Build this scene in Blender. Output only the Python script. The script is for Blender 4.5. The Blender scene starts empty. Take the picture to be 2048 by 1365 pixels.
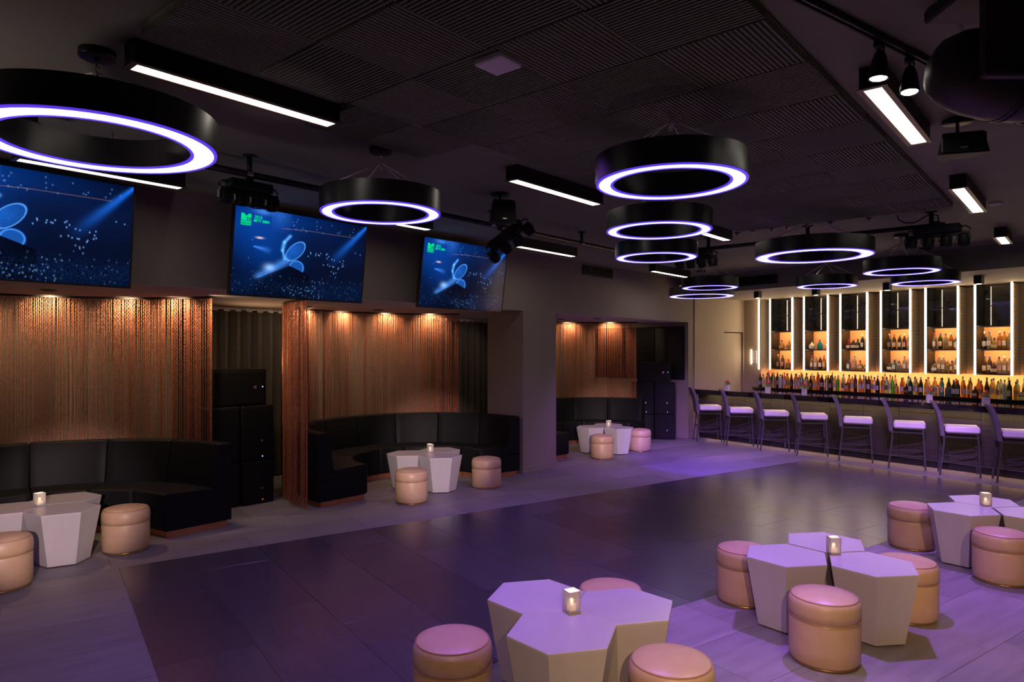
import bpy, bmesh, math, random
import numpy as np
from mathutils import Vector, Matrix
random.seed(7)
rng = np.random.default_rng(7)
SC = bpy.context.scene
COL = SC.collection
PI = math.pi
# ---------------------------------------------------------------- frames
# world: x = away from the left (booth) wall, y = along that wall, z = up.  The bar and the tiled
# floor are turned 14.85 degrees clockwise against the booth wall: (u along the bar, v towards it).
PHI = math.radians(14.85)
CP, SP = math.cos(PHI), math.sin(PHI)
def W(u, v, z=0.0):
    return Vector((u * CP + v * SP, -u * SP + v * CP, z))
CEIL = 3.42      # main ceiling
SOFF = 2.52      # soffit over the booths
BSOF = 3.07      # soffit over the bar
WALLX = -6.72    # booth wall plane
# ---------------------------------------------------------------- camera, world, exposure, lights
cam = bpy.data.cameras.new('camera')
cam.lens = 24.0; cam.sensor_width = 36.0; cam.sensor_fit = 'HORIZONTAL'
cam.shift_y = (702 - 682.5) / 2048
cam.clip_start = 0.05; cam.clip_end = 100
camo = bpy.data.objects.new('camera', cam); COL.objects.link(camo)
camo.location = (0, 0, 1.9); camo.rotation_euler = (PI / 2, 0, math.radians(40.6))
SC.camera = camo
wd = bpy.data.worlds.new('world'); SC.world = wd; wd.use_nodes = True
wd.node_tree.nodes['Background'].inputs[0].default_value = (0.010, 0.008, 0.009, 1)
wd.node_tree.nodes['Background'].inputs[1].default_value = 1.0
SC.view_settings.view_transform = 'Standard'; SC.view_settings.look = 'None'
SC.view_settings.exposure = 0.0; SC.view_settings.gamma = 1.0
SC.view_settings.use_curve_mapping = False
SC.cycles.max_bounces = 6; SC.cycles.diffuse_bounces = 3; SC.cycles.glossy_bounces = 3
SC.cycles.transmission_bounces = 5; SC.cycles.sample_clamp_indirect = 3.0
SC.cycles.caustics_reflective = False; SC.cycles.caustics_refractive = False

VIO = (0.42, 0.15, 1.0); VIO2 = (0.30, 0.10, 1.0); VIO3 = (0.37, 0.13, 1.0); PNK = (1.0, 0.73, 0.72); BLU = (0.14, 0.035, 1.0); WRM = (1.0, 0.62, 0.34); AMB = (1.0, 0.48, 0.17); WHT = (1.0, 0.80, 0.62)
def spot(p, q, energy, color, angle=60, blend=0.5, size=0.05, name='spot_light'):
    l = bpy.data.lights.new(name, 'SPOT'); l.energy = energy; l.color = color
    l.spot_size = math.radians(angle); l.spot_blend = blend; l.shadow_soft_size = size
    o = bpy.data.objects.new(name, l); COL.objects.link(o); o.location = p
    o.rotation_euler = (Vector(q) - Vector(p)).to_track_quat('-Z', 'Y').to_euler()
    return o
def area(p, rot, sx, sy, energy, color, name='area_light'):
    l = bpy.data.lights.new(name, 'AREA'); l.energy = energy; l.color = color
    l.shape = 'RECTANGLE'; l.size = sx; l.size_y = sy
    o = bpy.data.objects.new(name, l); COL.objects.link(o); o.location = p; o.rotation_euler = rot
    return o
# violet stage lights hung on the two lighting pipes and the ceiling
spot((-3.75, 8.50, 2.86), (-5.0, 11.2, 0), 800, BLU, 46, 0.5)
spot((-1.30, 8.50, 2.86), (-3.6, 12.6, 0), 420, VIO, 60, 0.8)
spot((-1.05, 8.50, 2.86), (-0.9, 11.9, 0.0), 430, VIO, 46, 0.7)
spot((-4.05, 8.50, 2.86), (-6.1, 12.4, 0), 420, VIO, 42, 0.8)
for (y, e) in ((0.9, 85), (3.6, 75), (6.4, 100), (9.2, 260)):
    spot((-4.6, y, 3.15), (-5.7, y + 0.9, 0), e, VIO, 84, 0.9)
for (x, y, e) in ((-3.4, 2.3, 150), (-3.9, 5.2, 230), (-2.7, 7.6, 330), (-3.0, 9.9, 330)):
    spot((x, y, 3.28), (x - 0.4, y + 0.5, 0), e, VIO2, 86, 0.9)
spot((-2.4, 3.3, 3.28), (-2.3, 3.3, 0), 310, VIO3, 76, 0.8)
spot((-1.5, 5.3, 3.28), (-1.5, 5.3, 0), 480, VIO3, 76, 0.8)
spot((-0.85, 7.6, 3.28), (-0.9, 7.6, 0), 440, VIO3, 76, 0.8)
# warm track heads behind and beside the camera
spot((0.6, 0.2, 2.5), (-1.5, 4.9, 0.15), 300, WRM, 56, 0.7)
spot((0.3, -0.6, 2.8), (-1.8, 2.9, 0.1), 190, WRM, 42, 0.7)
spot((1.0, 3.0, 2.6), (-0.8, 7.2, 0.15), 220, WRM, 56, 0.7)
# the three booths: an unseen front fill spot added for each, and the warm downlights in the soffit
for (p, q, e, an) in (((0.6, -0.9, 2.15), (-7.1, 2.0, 0.52), 2000, 11.5), ((0.6, -0.5, 2.15), (-6.8, 6.3, 0.56), 2800, 10.5), ((0.6, 0.2, 2.15), (-6.8, 10.8, 0.54), 3700, 8)):
    spot(p, q, e, PNK, an, 0.75, 0.06)
# fill spots added for the stools, an uplight added to brighten the booth-gap soffit and an unseen one behind the picture's left edge
for (p, q, e) in (((-4.7, 8.4, 2.85), (-5.6, 12.75, 0.45), 420), ((-1.5, 8.2, 2.85), (-2.6, 12.2, 0.45), 420)):
    spot(p, q, e, (0.74, 0.40, 1.0), 40, 0.8)
spot((-8.7, 4.6, 1.75), (-8.1, 5.1, SOFF), 17, WRM, 150, 1.0, 0.05)
spot((-4.3, -0.6, 2.3), (-4.9, 0.5, CEIL), 40, (1.0, 0.70, 0.95), 130, 1.0, 0.1)
for (x, y, e) in ((-8.09, 2.20, 46), (-8.25, 6.52, 50), (-7.95, 10.75, 42)):
    spot((x, y, SOFF - 0.03), (x + 0.45, y, 0.2), e, WRM, 84, 0.8, 0.03)
# small downlight between the curtains
spot((-8.35, 5.35, SOFF - 0.02), (-9.4, 5.2, 1.6), 14, WHT, 110, 0.9, 0.03)
spot((-8.6, 9.6, SOFF - 0.02), (-9.4, 9.5, 1.6), 10, WHT, 110, 0.9, 0.03)

# ---------------------------------------------------------------- materials
MATS = {}
def mat(name, c1, c2=None, rough=0.5, metal=0.0, scale=8.0, stretch=(1, 1, 1), bump=0.0, emit=None, es=0.0,
        trans=0.0, ior=1.45, spec=0.5, rough2=None, detail=4.0, nolight=False, coat=0.0):
    if name in MATS: return MATS[name]
    m = bpy.data.materials.new(name); m.use_nodes = True; MATS[name] = m
    nt = m.node_tree; N = nt.nodes; L = nt.links; b = N['Principled BSDF']
    b.inputs['Roughness'].default_value = rough; b.inputs['Metallic'].default_value = metal
    b.inputs['IOR'].default_value = ior; b.inputs['Specular IOR Level'].default_value = spec
    b.inputs['Transmission Weight'].default_value = trans; b.inputs['Coat Weight'].default_value = coat
    if c2 is None: c2 = tuple(min(1, x * 0.8) for x in c1)
    tc = N.new('ShaderNodeTexCoord'); mp = N.new('ShaderNodeMapping'); mp.inputs['Scale'].default_value = stretch
    nz = N.new('ShaderNodeTexNoise'); nz.inputs['Scale'].default_value = scale; nz.inputs['Detail'].default_value = detail
    L.new(tc.outputs['Object'], mp.inputs[0]); L.new(mp.outputs[0], nz.inputs['Vector'])
    rp = N.new('ShaderNodeValToRGB'); rp.color_ramp.elements[0].position = 0.3; rp.color_ramp.elements[1].position = 0.7
    rp.color_ramp.elements[0].color = (*c2, 1); rp.color_ramp.elements[1].color = (*c1, 1)
    L.new(nz.outputs['Fac'], rp.inputs[0]); L.new(rp.outputs[0], b.inputs['Base Color'])
    if rough2 is not None:
        mr = N.new('ShaderNodeMapRange'); mr.inputs['To Min'].default_value = rough; mr.inputs['To Max'].default_value = rough2
        L.new(nz.outputs['Fac'], mr.inputs[0]); L.new(mr.outputs[0], b.inputs['Roughness'])
    if bump:
        bp = N.new('ShaderNodeBump'); bp.inputs['Strength'].default_value = bump; bp.inputs['Distance'].default_value = 0.01
        L.new(nz.outputs['Fac'], bp.inputs['Height']); L.new(bp.outputs[0], b.inputs['Normal'])
    if emit is not None:
        b.inputs['Emission Color'].default_value = (*emit, 1); b.inputs['Emission Strength'].default_value = es
    if nolight: m.cycles.emission_sampling = 'NONE'
    return m
def tile_mat(name, c1, c2, rough, rough2, axis):
    """stone-look porcelain: streaks along one axis plus a shift of tone from tile to tile"""
    m = mat(name, c1, c2, rough, rough2=rough2, scale=3.2, stretch=(5, 0.6, 1) if axis == 'v' else (0.6, 5, 1), detail=8, bump=0.02 if axis == 'v' else 0.0)
    nt = m.node_tree; N = nt.nodes; L = nt.links; b = N['Principled BSDF']
    src = b.inputs['Base Color'].links[0].from_socket
    oi = N.new('ShaderNodeObjectInfo'); mr = N.new('ShaderNodeMapRange')
    mr.inputs['To Min'].default_value = 0.82; mr.inputs['To Max'].default_value = 1.15
    L.new(oi.outputs['Random'], mr.inputs[0])
    mx = N.new('ShaderNodeVectorMath'); mx.operation = 'SCALE'
    L.new(src, mx.inputs[0]); L.new(mr.outputs[0], mx.inputs['Scale']); L.new(mx.outputs[0], b.inputs['Base Color'])
    add = N.new('ShaderNodeVectorMath'); add.operation = 'ADD'
    mp = [n for n in N if n.type == 'MAPPING'][0]; tc = [n for n in N if n.type == 'TEX_COORD'][0]
    cx = N.new('ShaderNodeCombineXYZ'); ml = N.new('ShaderNodeMath'); ml.operation = 'MULTIPLY'; ml.inputs[1].default_value = 37.0
    L.new(oi.outputs['Random'], ml.inputs[0]); L.new(ml.outputs[0], cx.inputs[0]); L.new(ml.outputs[0], cx.inputs[1])
    L.new(tc.outputs['Object'], add.inputs[0]); L.new(cx.outputs[0], add.inputs[1]); L.new(add.outputs[0], mp.inputs[0])
    return m
M_LTILE = tile_mat('pale stone tile', (0.235, 0.212, 0.208), (0.165, 0.148, 0.146), 0.42, 0.62, 'v')
M_DTILE = tile_mat('charcoal stone tile', (0.066, 0.057, 0.068), (0.052, 0.045, 0.054), 0.23, 0.28, 'u'); M_DTILE.node_tree.nodes['Principled BSDF'].inputs['Specular IOR Level'].default_value = 0.75
M_GROUT = mat('grout', (0.10, 0.09, 0.09), rough=0.8, scale=30)
M_CEIL = mat('dark ceiling paint', (0.275, 0.30, 0.165), (0.25, 0.275, 0.15), 0.75, scale=2)
M_FOAM = mat('ribbed black acoustic foam', (0.275, 0.32, 0.18), (0.22, 0.255, 0.145), 0.9, scale=40, bump=0.1)
M_WALL = mat('taupe wall paint', (0.27, 0.225, 0.185), (0.25, 0.21, 0.17), 0.8, scale=3)
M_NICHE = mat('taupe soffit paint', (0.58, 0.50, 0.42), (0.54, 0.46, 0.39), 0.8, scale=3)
M_BEIGE = mat('beige wall paint', (0.46, 0.36, 0.26), (0.43, 0.34, 0.24), 0.75, scale=3)
M_AMBER = mat('honey coloured back wall', (0.62, 0.40, 0.23), (0.56, 0.36, 0.20), 0.55, scale=5)
M_BLACK = mat('black metal', (0.016, 0.015, 0.016), (0.012, 0.011, 0.012), 0.42, scale=20)
M_SATIN = mat('satin black lamp metal', (0.014, 0.013, 0.013), (0.011, 0.010, 0.010), 0.34, scale=12, spec=0.7)
M_SPK = mat('black speaker paint', (0.008, 0.008, 0.008), (0.006, 0.006, 0.006), 0.6, scale=60, bump=0.1, spec=0.3)
M_GRILL = mat('black speaker grille', (0.009, 0.009, 0.009), (0.006, 0.006, 0.006), 0.6, scale=200, bump=0.3, spec=0.25)
M_LEATH = mat('charcoal leather', (0.0105, 0.0110, 0.0125), (0.008, 0.0085, 0.010), 0.5, scale=60, bump=0.08, spec=0.13)
M_COPPL = mat('copper plinth', (0.62, 0.27, 0.13), (0.55, 0.23, 0.11), 0.38, 0.7, scale=9)
M_COPPER = mat('copper chain', (0.64, 0.235, 0.13), (0.42, 0.14, 0.072), 0.38, 0.5, scale=25)
M_TABLE = mat('pale grey lacquer', (0.49, 0.47, 0.465), (0.455, 0.435, 0.43), 0.30, scale=2.5, stretch=(1, 6, 1), rough2=0.36)
M_OTT = mat('tan leather', (0.54, 0.37, 0.22), (0.49, 0.33, 0.19), 0.40, scale=14, bump=0.05)
M_PIPING = mat('tan leather piping', (0.40, 0.24, 0.15), rough=0.5)
M_GOLD = mat('brass base ring', (0.70, 0.42, 0.14), rough=0.35, metal=0.8)
M_PLEAT = mat('brown grey drape', (0.055, 0.044, 0.037), (0.045, 0.036, 0.030), 0.9, scale=30)
M_TRACKW = mat('pale drape tab', (0.42, 0.36, 0.31), rough=0.7)
M_LEDW = mat('warm white light strip', (1, 0.95, 0.85), rough=0.5, emit=(1.0, 0.80, 0.55), es=12.0)
M_LAMP = mat('white lamp diffuser', (1, 1, 1), rough=0.5, emit=(1.0, 0.90, 0.78), es=9.5)
M_RING = mat('lavender ring diffuser', (0.9, 0.9, 1), rough=0.5, emit=(0.80, 0.74, 1.0), es=2.2)
M_RINGV = mat('violet glowing acrylic edge', (0.3, 0.25, 0.9), rough=0.3, emit=(0.10, 0.04, 0.78), es=1.0, nolight=True)
M_TRIM = mat('brown metal lamp trim', (0.20, 0.15, 0.11), rough=0.4, metal=0.6)
M_CABLE = mat('steel cable', (0.95, 0.90, 0.84), rough=0.5)
M_WHITE = mat('white plastic', (0.72, 0.66, 0.62), rough=0.5)
M_STEEL = mat('brushed steel', (0.55, 0.52, 0.48), rough=0.35, metal=0.9)
M_STOOLF = mat('grey powder coated frame', (0.040, 0.039, 0.036), rough=0.5)
M_SEAT = mat('white vinyl seat', (0.80, 0.76, 0.78), (0.76, 0.72, 0.74), 0.45, scale=10)
M_BACKR = mat('grey woven back fabric', (0.16, 0.14, 0.15), (0.08, 0.07, 0.08), 0.85, scale=90, bump=0.4)
M_COUNT = mat('polished black counter', (0.014, 0.012, 0.012), rough=0.06, spec=1.0, coat=1.0)
M_BTILE_V = mat('brown wood-look tile, upright grain', (0.062, 0.052, 0.043), (0.030, 0.025, 0.021), 0.5, scale=10, stretch=(7, 7, 0.4), detail=6)
M_BTILE_H = mat('brown wood-look tile, level grain', (0.056, 0.047, 0.039), (0.030, 0.025, 0.021), 0.5, scale=10, stretch=(0.4, 0.4, 7), detail=6)
M_BGROUT = mat('pale tile joint', (0.34, 0.29, 0.22), rough=0.6)
M_CAB = mat('dark stained cabinet', (0.030, 0.024, 0.020), (0.022, 0.018, 0.015), 0.4, scale=6, stretch=(4, 4, 0.5))
M_MIRR = mat('dark mirror glass', (0.050, 0.046, 0.043), rough=0.04, spec=1.0, coat=1.0)
M_SLAT = mat('tan ribbed cladding', (0.36, 0.25, 0.16), (0.32, 0.22, 0.14), 0.6, scale=6)
M_GLASS = mat('frosted candle glass', (1.0, 0.97, 0.97), rough=0.55, trans=0.65, ior=1.12)
M_WAX = mat('candle wax', (0.9, 0.8, 0.65), rough=0.6, emit=(1.0, 0.62, 0.30), es=0.9)
M_FLAME = mat('flame', (1, 0.8, 0.4), rough=0.5, emit=(1.0, 0.66, 0.20), es=9.0)
M_LEAF = mat('green leaves', (0.20, 0.38, 0.10), (0.36, 0.48, 0.24), 0.6, scale=40)
M_ROSE = mat('red petals', (0.75, 0.02, 0.05), (0.5, 0.012, 0.03), 0.6, scale=40)
M_BLED = mat('blue indicator light', (0.2, 0.3, 1), emit=(0.10, 0.20, 1.0), es=8.0, nolight=True)
M_RLED = mat('red indicator light', (1, 0.1, 0.1), emit=(1.0, 0.04, 0.04), es=3.0, nolight=True)
M_LENS = mat('dark glass lens', (0.10, 0.10, 0.12), rough=0.08, metal=0.6)
M_SPOTL = mat('spot lamp lens', (1, 1, 1), emit=(1.0, 0.92, 0.80), es=25.0)
M_GREEN = mat('green screen lettering', (0.0, 0.6, 0.3), emit=(0.0, 0.78, 0.30), es=0.9, nolight=True)
M_INK = mat('dark screen lettering', (0.0, 0.03, 0.05), emit=(0.0, 0.03, 0.06), es=0.6, nolight=True)
M_PAPER = mat('white notice sheet', (0.85, 0.82, 0.76), rough=0.6)
M_PRINT = mat('grey print', (0.35, 0.33, 0.32), rough=0.6)
M_PROJ = mat('dark moulded casing', (0.055, 0.045, 0.036), (0.045, 0.037, 0.030), 0.5, scale=4)

# ---------------------------------------------------------------- mesh builder
class MB:
    def __init__(s): s.v = []; s.f = []; s.m = []; s.s = []
    def add(s, vs, fs, m=0, sm=False, T=None):
        o = len(s.v)
        s.v += [tuple(T @ Vector(p)) if T is not None else tuple(p) for p in vs]
        for f in fs: s.f.append([i + o for i in f]); s.m.append(m); s.s.append(sm)
        return s
    def box(s, x0, x1, y0, y1, z0, z1, m=0, ch=0.0, T=None, sm=False):
        if ch <= 0:
            vs = [(x, y, z) for z in (z0, z1) for y in (y0, y1) for x in (x0, x1)]
            return s.add(vs, [(0, 2, 3, 1), (4, 5, 7, 6), (0, 1, 5, 4), (2, 6, 7, 3), (0, 4, 6, 2), (1, 3, 7, 5)], m, sm, T)
        X = (x0, x1); Y = (y0, y1); Z = (z0, z1); vs = []; idx = {}
        for i in (0, 1):
            for j in (0, 1):
                for k in (0, 1):
                    sx, sy, sz = (1 - 2 * i) * ch, (1 - 2 * j) * ch, (1 - 2 * k) * ch
                    for a in range(3):
                        p = [X[i] + sx, Y[j] + sy, Z[k] + sz]; p[a] = (X[i], Y[j], Z[k])[a]
                        idx[i, j, k, a] = len(vs); vs.append(p)
        fs = []
        for a in range(3):
            b, c = (a + 1) % 3, (a + 2) % 3
            for e in (0, 1):
                q = []
                for (t, w) in ((0, 0), (1, 0), (1, 1), (0, 1)):
                    d = [0, 0, 0]; d[a] = e; d[b] = t; d[c] = w; q.append(idx[d[0], d[1], d[2], a])
                fs.append(q)
            for t in (0, 1):
                for w in (0, 1):
                    d0 = [0, 0, 0]; d0[b] = t; d0[c] = w; d1 = list(d0); d1[a] = 1
                    fs.append([idx[(*d0, b)], idx[(*d1, b)], idx[(*d1, c)], idx[(*d0, c)]])
        for i in (0, 1):
            for j in (0, 1):
                for k in (0, 1): fs.append([idx[i, j, k, 0], idx[i, j, k, 1], idx[i, j, k, 2]])
        return s.add(vs, fs, m, sm, T)
    def lathe(s, prof, n=24, m=0, c=(0, 0, 0), sm=True, T=None, closed=False):
        vs = []; fs = []; k = len(prof)
        for i in range(n):
            a = 2 * PI * i / n
            for r, z in prof: vs.append((c[0] + r * math.cos(a), c[1] + r * math.sin(a), c[2] + z))
        for i in range(n):
            j = (i + 1) % n
            for q in range(k - 1 if not closed else k):
                w = (q + 1) % k
                fs.append((i * k + q, j * k + q, j * k + w, i * k + w))
        if closed is False:
            if prof[0][0] > 1e-6: fs.append([i * k for i in range(n)][::-1])
            if prof[-1][0] > 1e-6: fs.append([i * k + k - 1 for i in range(n)])
        return s.add(vs, fs, m, sm, T)
    def tube(s, pts, r, n=8, m=0, sm=True, cap=True):
        pts = [Vector(p) for p in pts]; vs = []; fs = []
        rr = r if isinstance(r, (list, tuple)) else [r] * len(pts)
        for i, p in enumerate(pts):
            d = (pts[min(i + 1, len(pts) - 1)] - pts[max(i - 1, 0)]).normalized()
            a = d.cross(Vector((0, 0, 1)) if abs(d.z) < 0.9 else Vector((1, 0, 0))).normalized(); b = d.cross(a)
            for k in range(n):
                t = 2 * PI * (k + 0.5) / n; vs.append(p + (a * math.cos(t) + b * math.sin(t)) * rr[i])
        for i in range(len(pts) - 1):
            for k in range(n):
                l = (k + 1) % n; fs.append((i * n + k, i * n + l, (i + 1) * n + l, (i + 1) * n + k))
        if cap: fs.append(list(range(n))[::-1]); fs.append([(len(pts) - 1) * n + k for k in range(n)])
        return s.add(vs, fs, m, sm)
    def prism(s, a, b, m=0, sm=False, T=None):
        """a, b: equal-length 3D loops"""
        n = len(a); vs = list(a) + list(b)
        fs = [(i, (i + 1) % n, n + (i + 1) % n, n + i) for i in range(n)] + [list(range(n))[::-1], list(range(n, 2 * n))]
        return s.add(vs, fs, m, sm, T)
    def mesh(s, name, mats):
        me = bpy.data.meshes.new(name); me.from_pydata(s.v, [], s.f)
        for x in (mats if isinstance(mats, (list, tuple)) else [mats]): me.materials.append(x)
        me.polygons.foreach_set('material_index', s.m); me.polygons.foreach_set('use_smooth', s.s)
        bm = bmesh.new(); bm.from_mesh(me); bmesh.ops.recalc_face_normals(bm, faces=bm.faces); bm.to_mesh(me); bm.free()
        me.update(); return me
    def build(s, name, mats, parent=None, loc=(0, 0, 0), rz=0.0, rot=None):
        return put(name, s.mesh(name, mats), parent, loc, rz, rot)
def put(name, me, parent=None, loc=(0, 0, 0), rz=0.0, rot=None):
    o = bpy.data.objects.new(name, me); COL.objects.link(o)
    o.location = loc; o.rotation_euler = rot if rot is not None else (0, 0, rz)
    if parent is not None: o.parent = parent
    return o
def tag(o, label=None, cat=None, group=None, kind=None):
    if label: o['label'] = label
    if cat: o['category'] = cat
    if group: o['group'] = group
    if kind: o['kind'] = kind
    return o
def thing(name, loc, rz, label, cat, group=None, rot=None):
    o = bpy.data.objects.new(name, None); COL.objects.link(o); o.empty_display_size = 0.1
    o.location = loc; o.rotation_euler = rot if rot is not None else (0, 0, rz)
    return tag(o, label, cat, group)
KIDS = {}
def dup(root, loc, rz, label, group=None, rot=None):
    """copy of a thing with copies of its parts and sub-parts (mesh data shared)"""
    r = root.copy(); COL.objects.link(r); r.location = loc
    r.rotation_euler = rot if rot is not None else (0, 0, rz)
    tag(r, label, None, group)
    if root.name not in KIDS:
        KIDS[root.name] = [(c, list(c.children)) for c in root.children]
    for c, gs in KIDS[root.name]:
        d = c.copy(); COL.objects.link(d); d.parent = r
        for g in gs:
            e = g.copy(); COL.objects.link(e); e.parent = d
    return r
def struct(o): o['kind'] = 'structure'; return o
ORD = ['first', 'second', 'third', 'fourth', 'fifth', 'sixth', 'seventh', 'eighth', 'ninth', 'tenth', 'eleventh', 'twelfth']
def ordinal(i):
    if i < 12: return ORD[i]
    n = i + 1; return f"{n}{'th' if 10 <= n % 100 <= 20 else {1: 'st', 2: 'nd', 3: 'rd'}.get(n % 10, 'th')}"
def shade_flat_large(o): return o

# ---------------------------------------------------------------- projection test (which floor tiles the photo shows)
def in_view(p, mx=420):
    th = math.radians(40.6); X = p[0] * math.cos(th) + p[1] * math.sin(th); Y = -p[0] * math.sin(th) + p[1] * math.cos(th)
    if Y < 0.4: return False
    px = 1024 + 1365.33 * X / Y; py = 702 + 1365.33 * (1.9 - p[2]) / Y
    return -mx < px < 2048 + mx and -mx < py < 1365 + mx

# ================================================================ STRUCTURE
floor = struct(MB().box(-12.5, 3.2, -3.2, 20, -0.12, -0.004).build('floor', M_GROUT))
frame_f = floor
def tile_mesh(w, d, m, nm):
    return MB().box(-w / 2, w / 2, -d / 2, d / 2, -0.010, 0.0, ch=0.0008).mesh(nm, m)
DU0, DU1, DV0, DV1 = -6.87, -3.48, 0.555, 11.05
tcache = {}
def floor_tile(u0, u1, v0, v1, m, name):
    g = 0.0026
    if not any(in_view(W(u, v)) for u in (u0, (u0 + u1) / 2, u1) for v in (v0, (v0 + v1) / 2, v1)): return
    w, d = round(u1 - u0 - g, 3), round(v1 - v0 - g, 3)
    if w < 0.02 or d < 0.02: return
    k = (w, d, m.name)
    if k not in tcache: tcache[k] = tile_mesh(w, d, m, name)
    put(name, tcache[k], floor, W((u0 + u1) / 2, (v0 + v1) / 2), -PHI)
# dark dance floor: courses along u
rows = 18; dv = (DV1 - DV0) / rows
offs = [1.06, 0.51, 0.82]
for r in range(rows):
    u = DU0; first = [1.058, 0.51][r % 2]
    cuts = [DU0, DU0 + first]
    while cuts[-1] + 1.25 < DU1 - 0.15: cuts.append(cuts[-1] + 1.245)
    cuts.append(DU1)
    for a, b in zip(cuts, cuts[1:]): floor_tile(a, b, DV0 + r * dv, DV0 + (r + 1) * dv, M_DTILE, 'dark_floor_tile')
# pale floor: courses along v, in strips of 0.545
us = [DU1 + 0.0]
def pale_strip(u0, u1, v0, v1, shift):
    cuts = [v0]; x = v0 + shift
    while x < v1 - 0.1: cuts.append(x); x += 1.2
    cuts.append(v1)
    for a, b in zip(cuts, cuts[1:]): floor_tile(u0, u1, a, b, M_LTILE, 'pale_floor_tile')
k = 0; u = DU1
while u < 2.0:
    pale_strip(u, u + 0.545, -0.6, DV1, [0.95, 0.35, 0.75][k % 3]); u += 0.545; k += 1
u = DU0; k = 0
while u > -11.6:
    pale_strip(u - 0.6, u, -2.2, 13.6, [0.3, 0.9, 0.55][k % 3]); u -= 0.6; k += 1
u = DU0; k = 0
while u < 2.0:
    pale_strip(u, u + 0.6, DV1, 11.92, [0.9, 0.55, 0.35][k % 3]); u += 0.6; k += 1
u = DU0; k = 0
while u < DU1 - 0.1:
    pale_strip(u, min(u + 0.6, DU1), -2.2, DV0, [0.35, 0.75][k % 2]); u += 0.6; k += 1

ceiling = struct(MB().box(-12.5, 3.2, -3.2, 20, CEIL, CEIL + 0.1).build('ceiling', M_CEIL))
struct(MB().box(-12.5, WALLX - 0.003, -3.2, 20, SOFF, SOFF + 0.004).build('ceiling_booths', M_NICHE))
struct(MB().box(-7.0, WALLX, -3.2, 14.0, SOFF + 0.006, CEIL).build('wall_left', M_WALL))
pil = struct(MB().box(-7.46, WALLX, 8.10, 8.95, 0, SOFF).build('wall_pillar', M_WALL))
struct(MB().box(-7.475, WALLX + 0.015, 8.085, 8.965, 0, 0.10, ch=0.004).build('baseboard_pillar', M_WALL))
struct(MB().box(-9.8, WALLX, 13.70, 14.0, 0, SOFF).build('wall_booth_end', M_WALL))
struct(MB().box(-6.96, WALLX + 0.012, 13.688, 14.01, 0, 0.11, ch=0.004).build('baseboard_booth_end', M_WALL))
struct(MB().box(-9.9, -9.7, -3.2, 19, 0, SOFF).build('wall_booth_back', M_WALL))
struct(MB().box(-12.5, 3.2, -3.3, -3.2, 0, CEIL).build('wall_rear', M_WALL))
struct(MB().box(3.2, 3.3, -3.2, 20, 0, CEIL).build('wall_right', M_WALL))
# bar end: side wall with a flush door, pier, back wall, dropped soffit (all along u, v)
def fput(mb, name, mats, parent=None, u=0, v=0, z=0):
    return mb.build(name, mats, parent, W(u, v, z), -PHI)
wl = struct(fput(MB().box(-10.25, -10.05, 11.78, 12.78, 0, CEIL).box(-10.25, -10.05, 12.78, 13.46, 2.33, CEIL)
     .box(-10.25, -10.05, 13.46, 14.1, 0, CEIL), 'wall_bar_left', M_BEIGE))
d1 = struct(fput(MB().box(-10.20, -10.085, 12.80, 13.44, 0.005, 2.31, ch=0.004), 'door_1', M_BEIGE))
fput(MB().box(-10.06, -10.035, 12.765, 12.79, 0, 2.345).box(-10.06, -10.035, 12.79, 13.45, 2.32, 2.345), 'door_frame', M_BEIGE, d1)
M_DRK = mat('dark door trim', (0.06, 0.05, 0.045), rough=0.5)
fput(MB().box(-10.048, -9.95, 13.455, 13.498, 0, 2.36, ch=0.004), 'door_trim', M_DRK, d1)
fput(MB().tube([(-10.07, 12.88, 1.0), (-10.03, 12.88, 1.0), (-10.03, 12.98, 1.0)], 0.01, 8), 'door_handle', M_STEEL, d1)
struct(fput(MB().box(-10.05, -9.62, 13.50, 13.9, 0, BSOF), 'wall_pier', M_BEIGE))
wb = struct(fput(MB().box(-10.05, 3.2, 13.85, 14.05, 0, BSOF), 'wall_bar', M_AMBER))
struct(fput(MB().box(-10.3, 6.5, 11.2, 14.2, BSOF, CEIL + 0.01), 'ceiling_bar', M_BEIGE))
struct(fput(MB().box(-10.05, 6.5, 11.188, 11.2, BSOF - 0.004, CEIL), 'trim_1', M_CEIL))

# ---- acoustic foam cloud on the ceiling
def foam_mesh(w, d):
    mb = MB(); n = 22; p = w / n; top = 0.0
    for i in range(n):
        x = -w / 2 + i * p
        a = [(x, -d / 2, -0.014), (x + p * 0.22, -d / 2, -0.05), (x + p * 0.68, -d / 2, -0.05), (x + p * 0.9, -d / 2, -0.014)]
        b = [(q[0], d / 2, q[2]) for q in a]
        mb.add(a + b, [(0, 1, 5, 4), (1, 2, 6, 5), (2, 3, 7, 6), (0, 3, 2, 1), (4, 5, 6, 7)])
    mb.box(-w / 2, w / 2, -d / 2, d / 2, -0.016, top)
    return mb.mesh('acoustic_tile', M_FOAM)
FM = foam_mesh(0.565, 0.568); FH = foam_mesh(0.43, 0.565)
xs = [-3.375 + 0.565 * i for i in range(4)]
for i, x in enumerate(xs):
    for j in range(-1, 12):
        y = 1.285 + 0.58 * j
        if j < 0 and i == 0: continue
        put('acoustic_tile', FM, ceiling, (x + 0.281, y + 0.29, CEIL - 0.001), PI / 2 if (i + j) % 2 else 0)
for j, y in enumerate((2.50, 2.948)):
    put('acoustic_tile', FH if j == 0 else FM, ceiling, (-3.645, y + (0.215 if j == 0 else 0.285), CEIL - 0.001), PI / 2 if j == 0 else 0)

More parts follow.
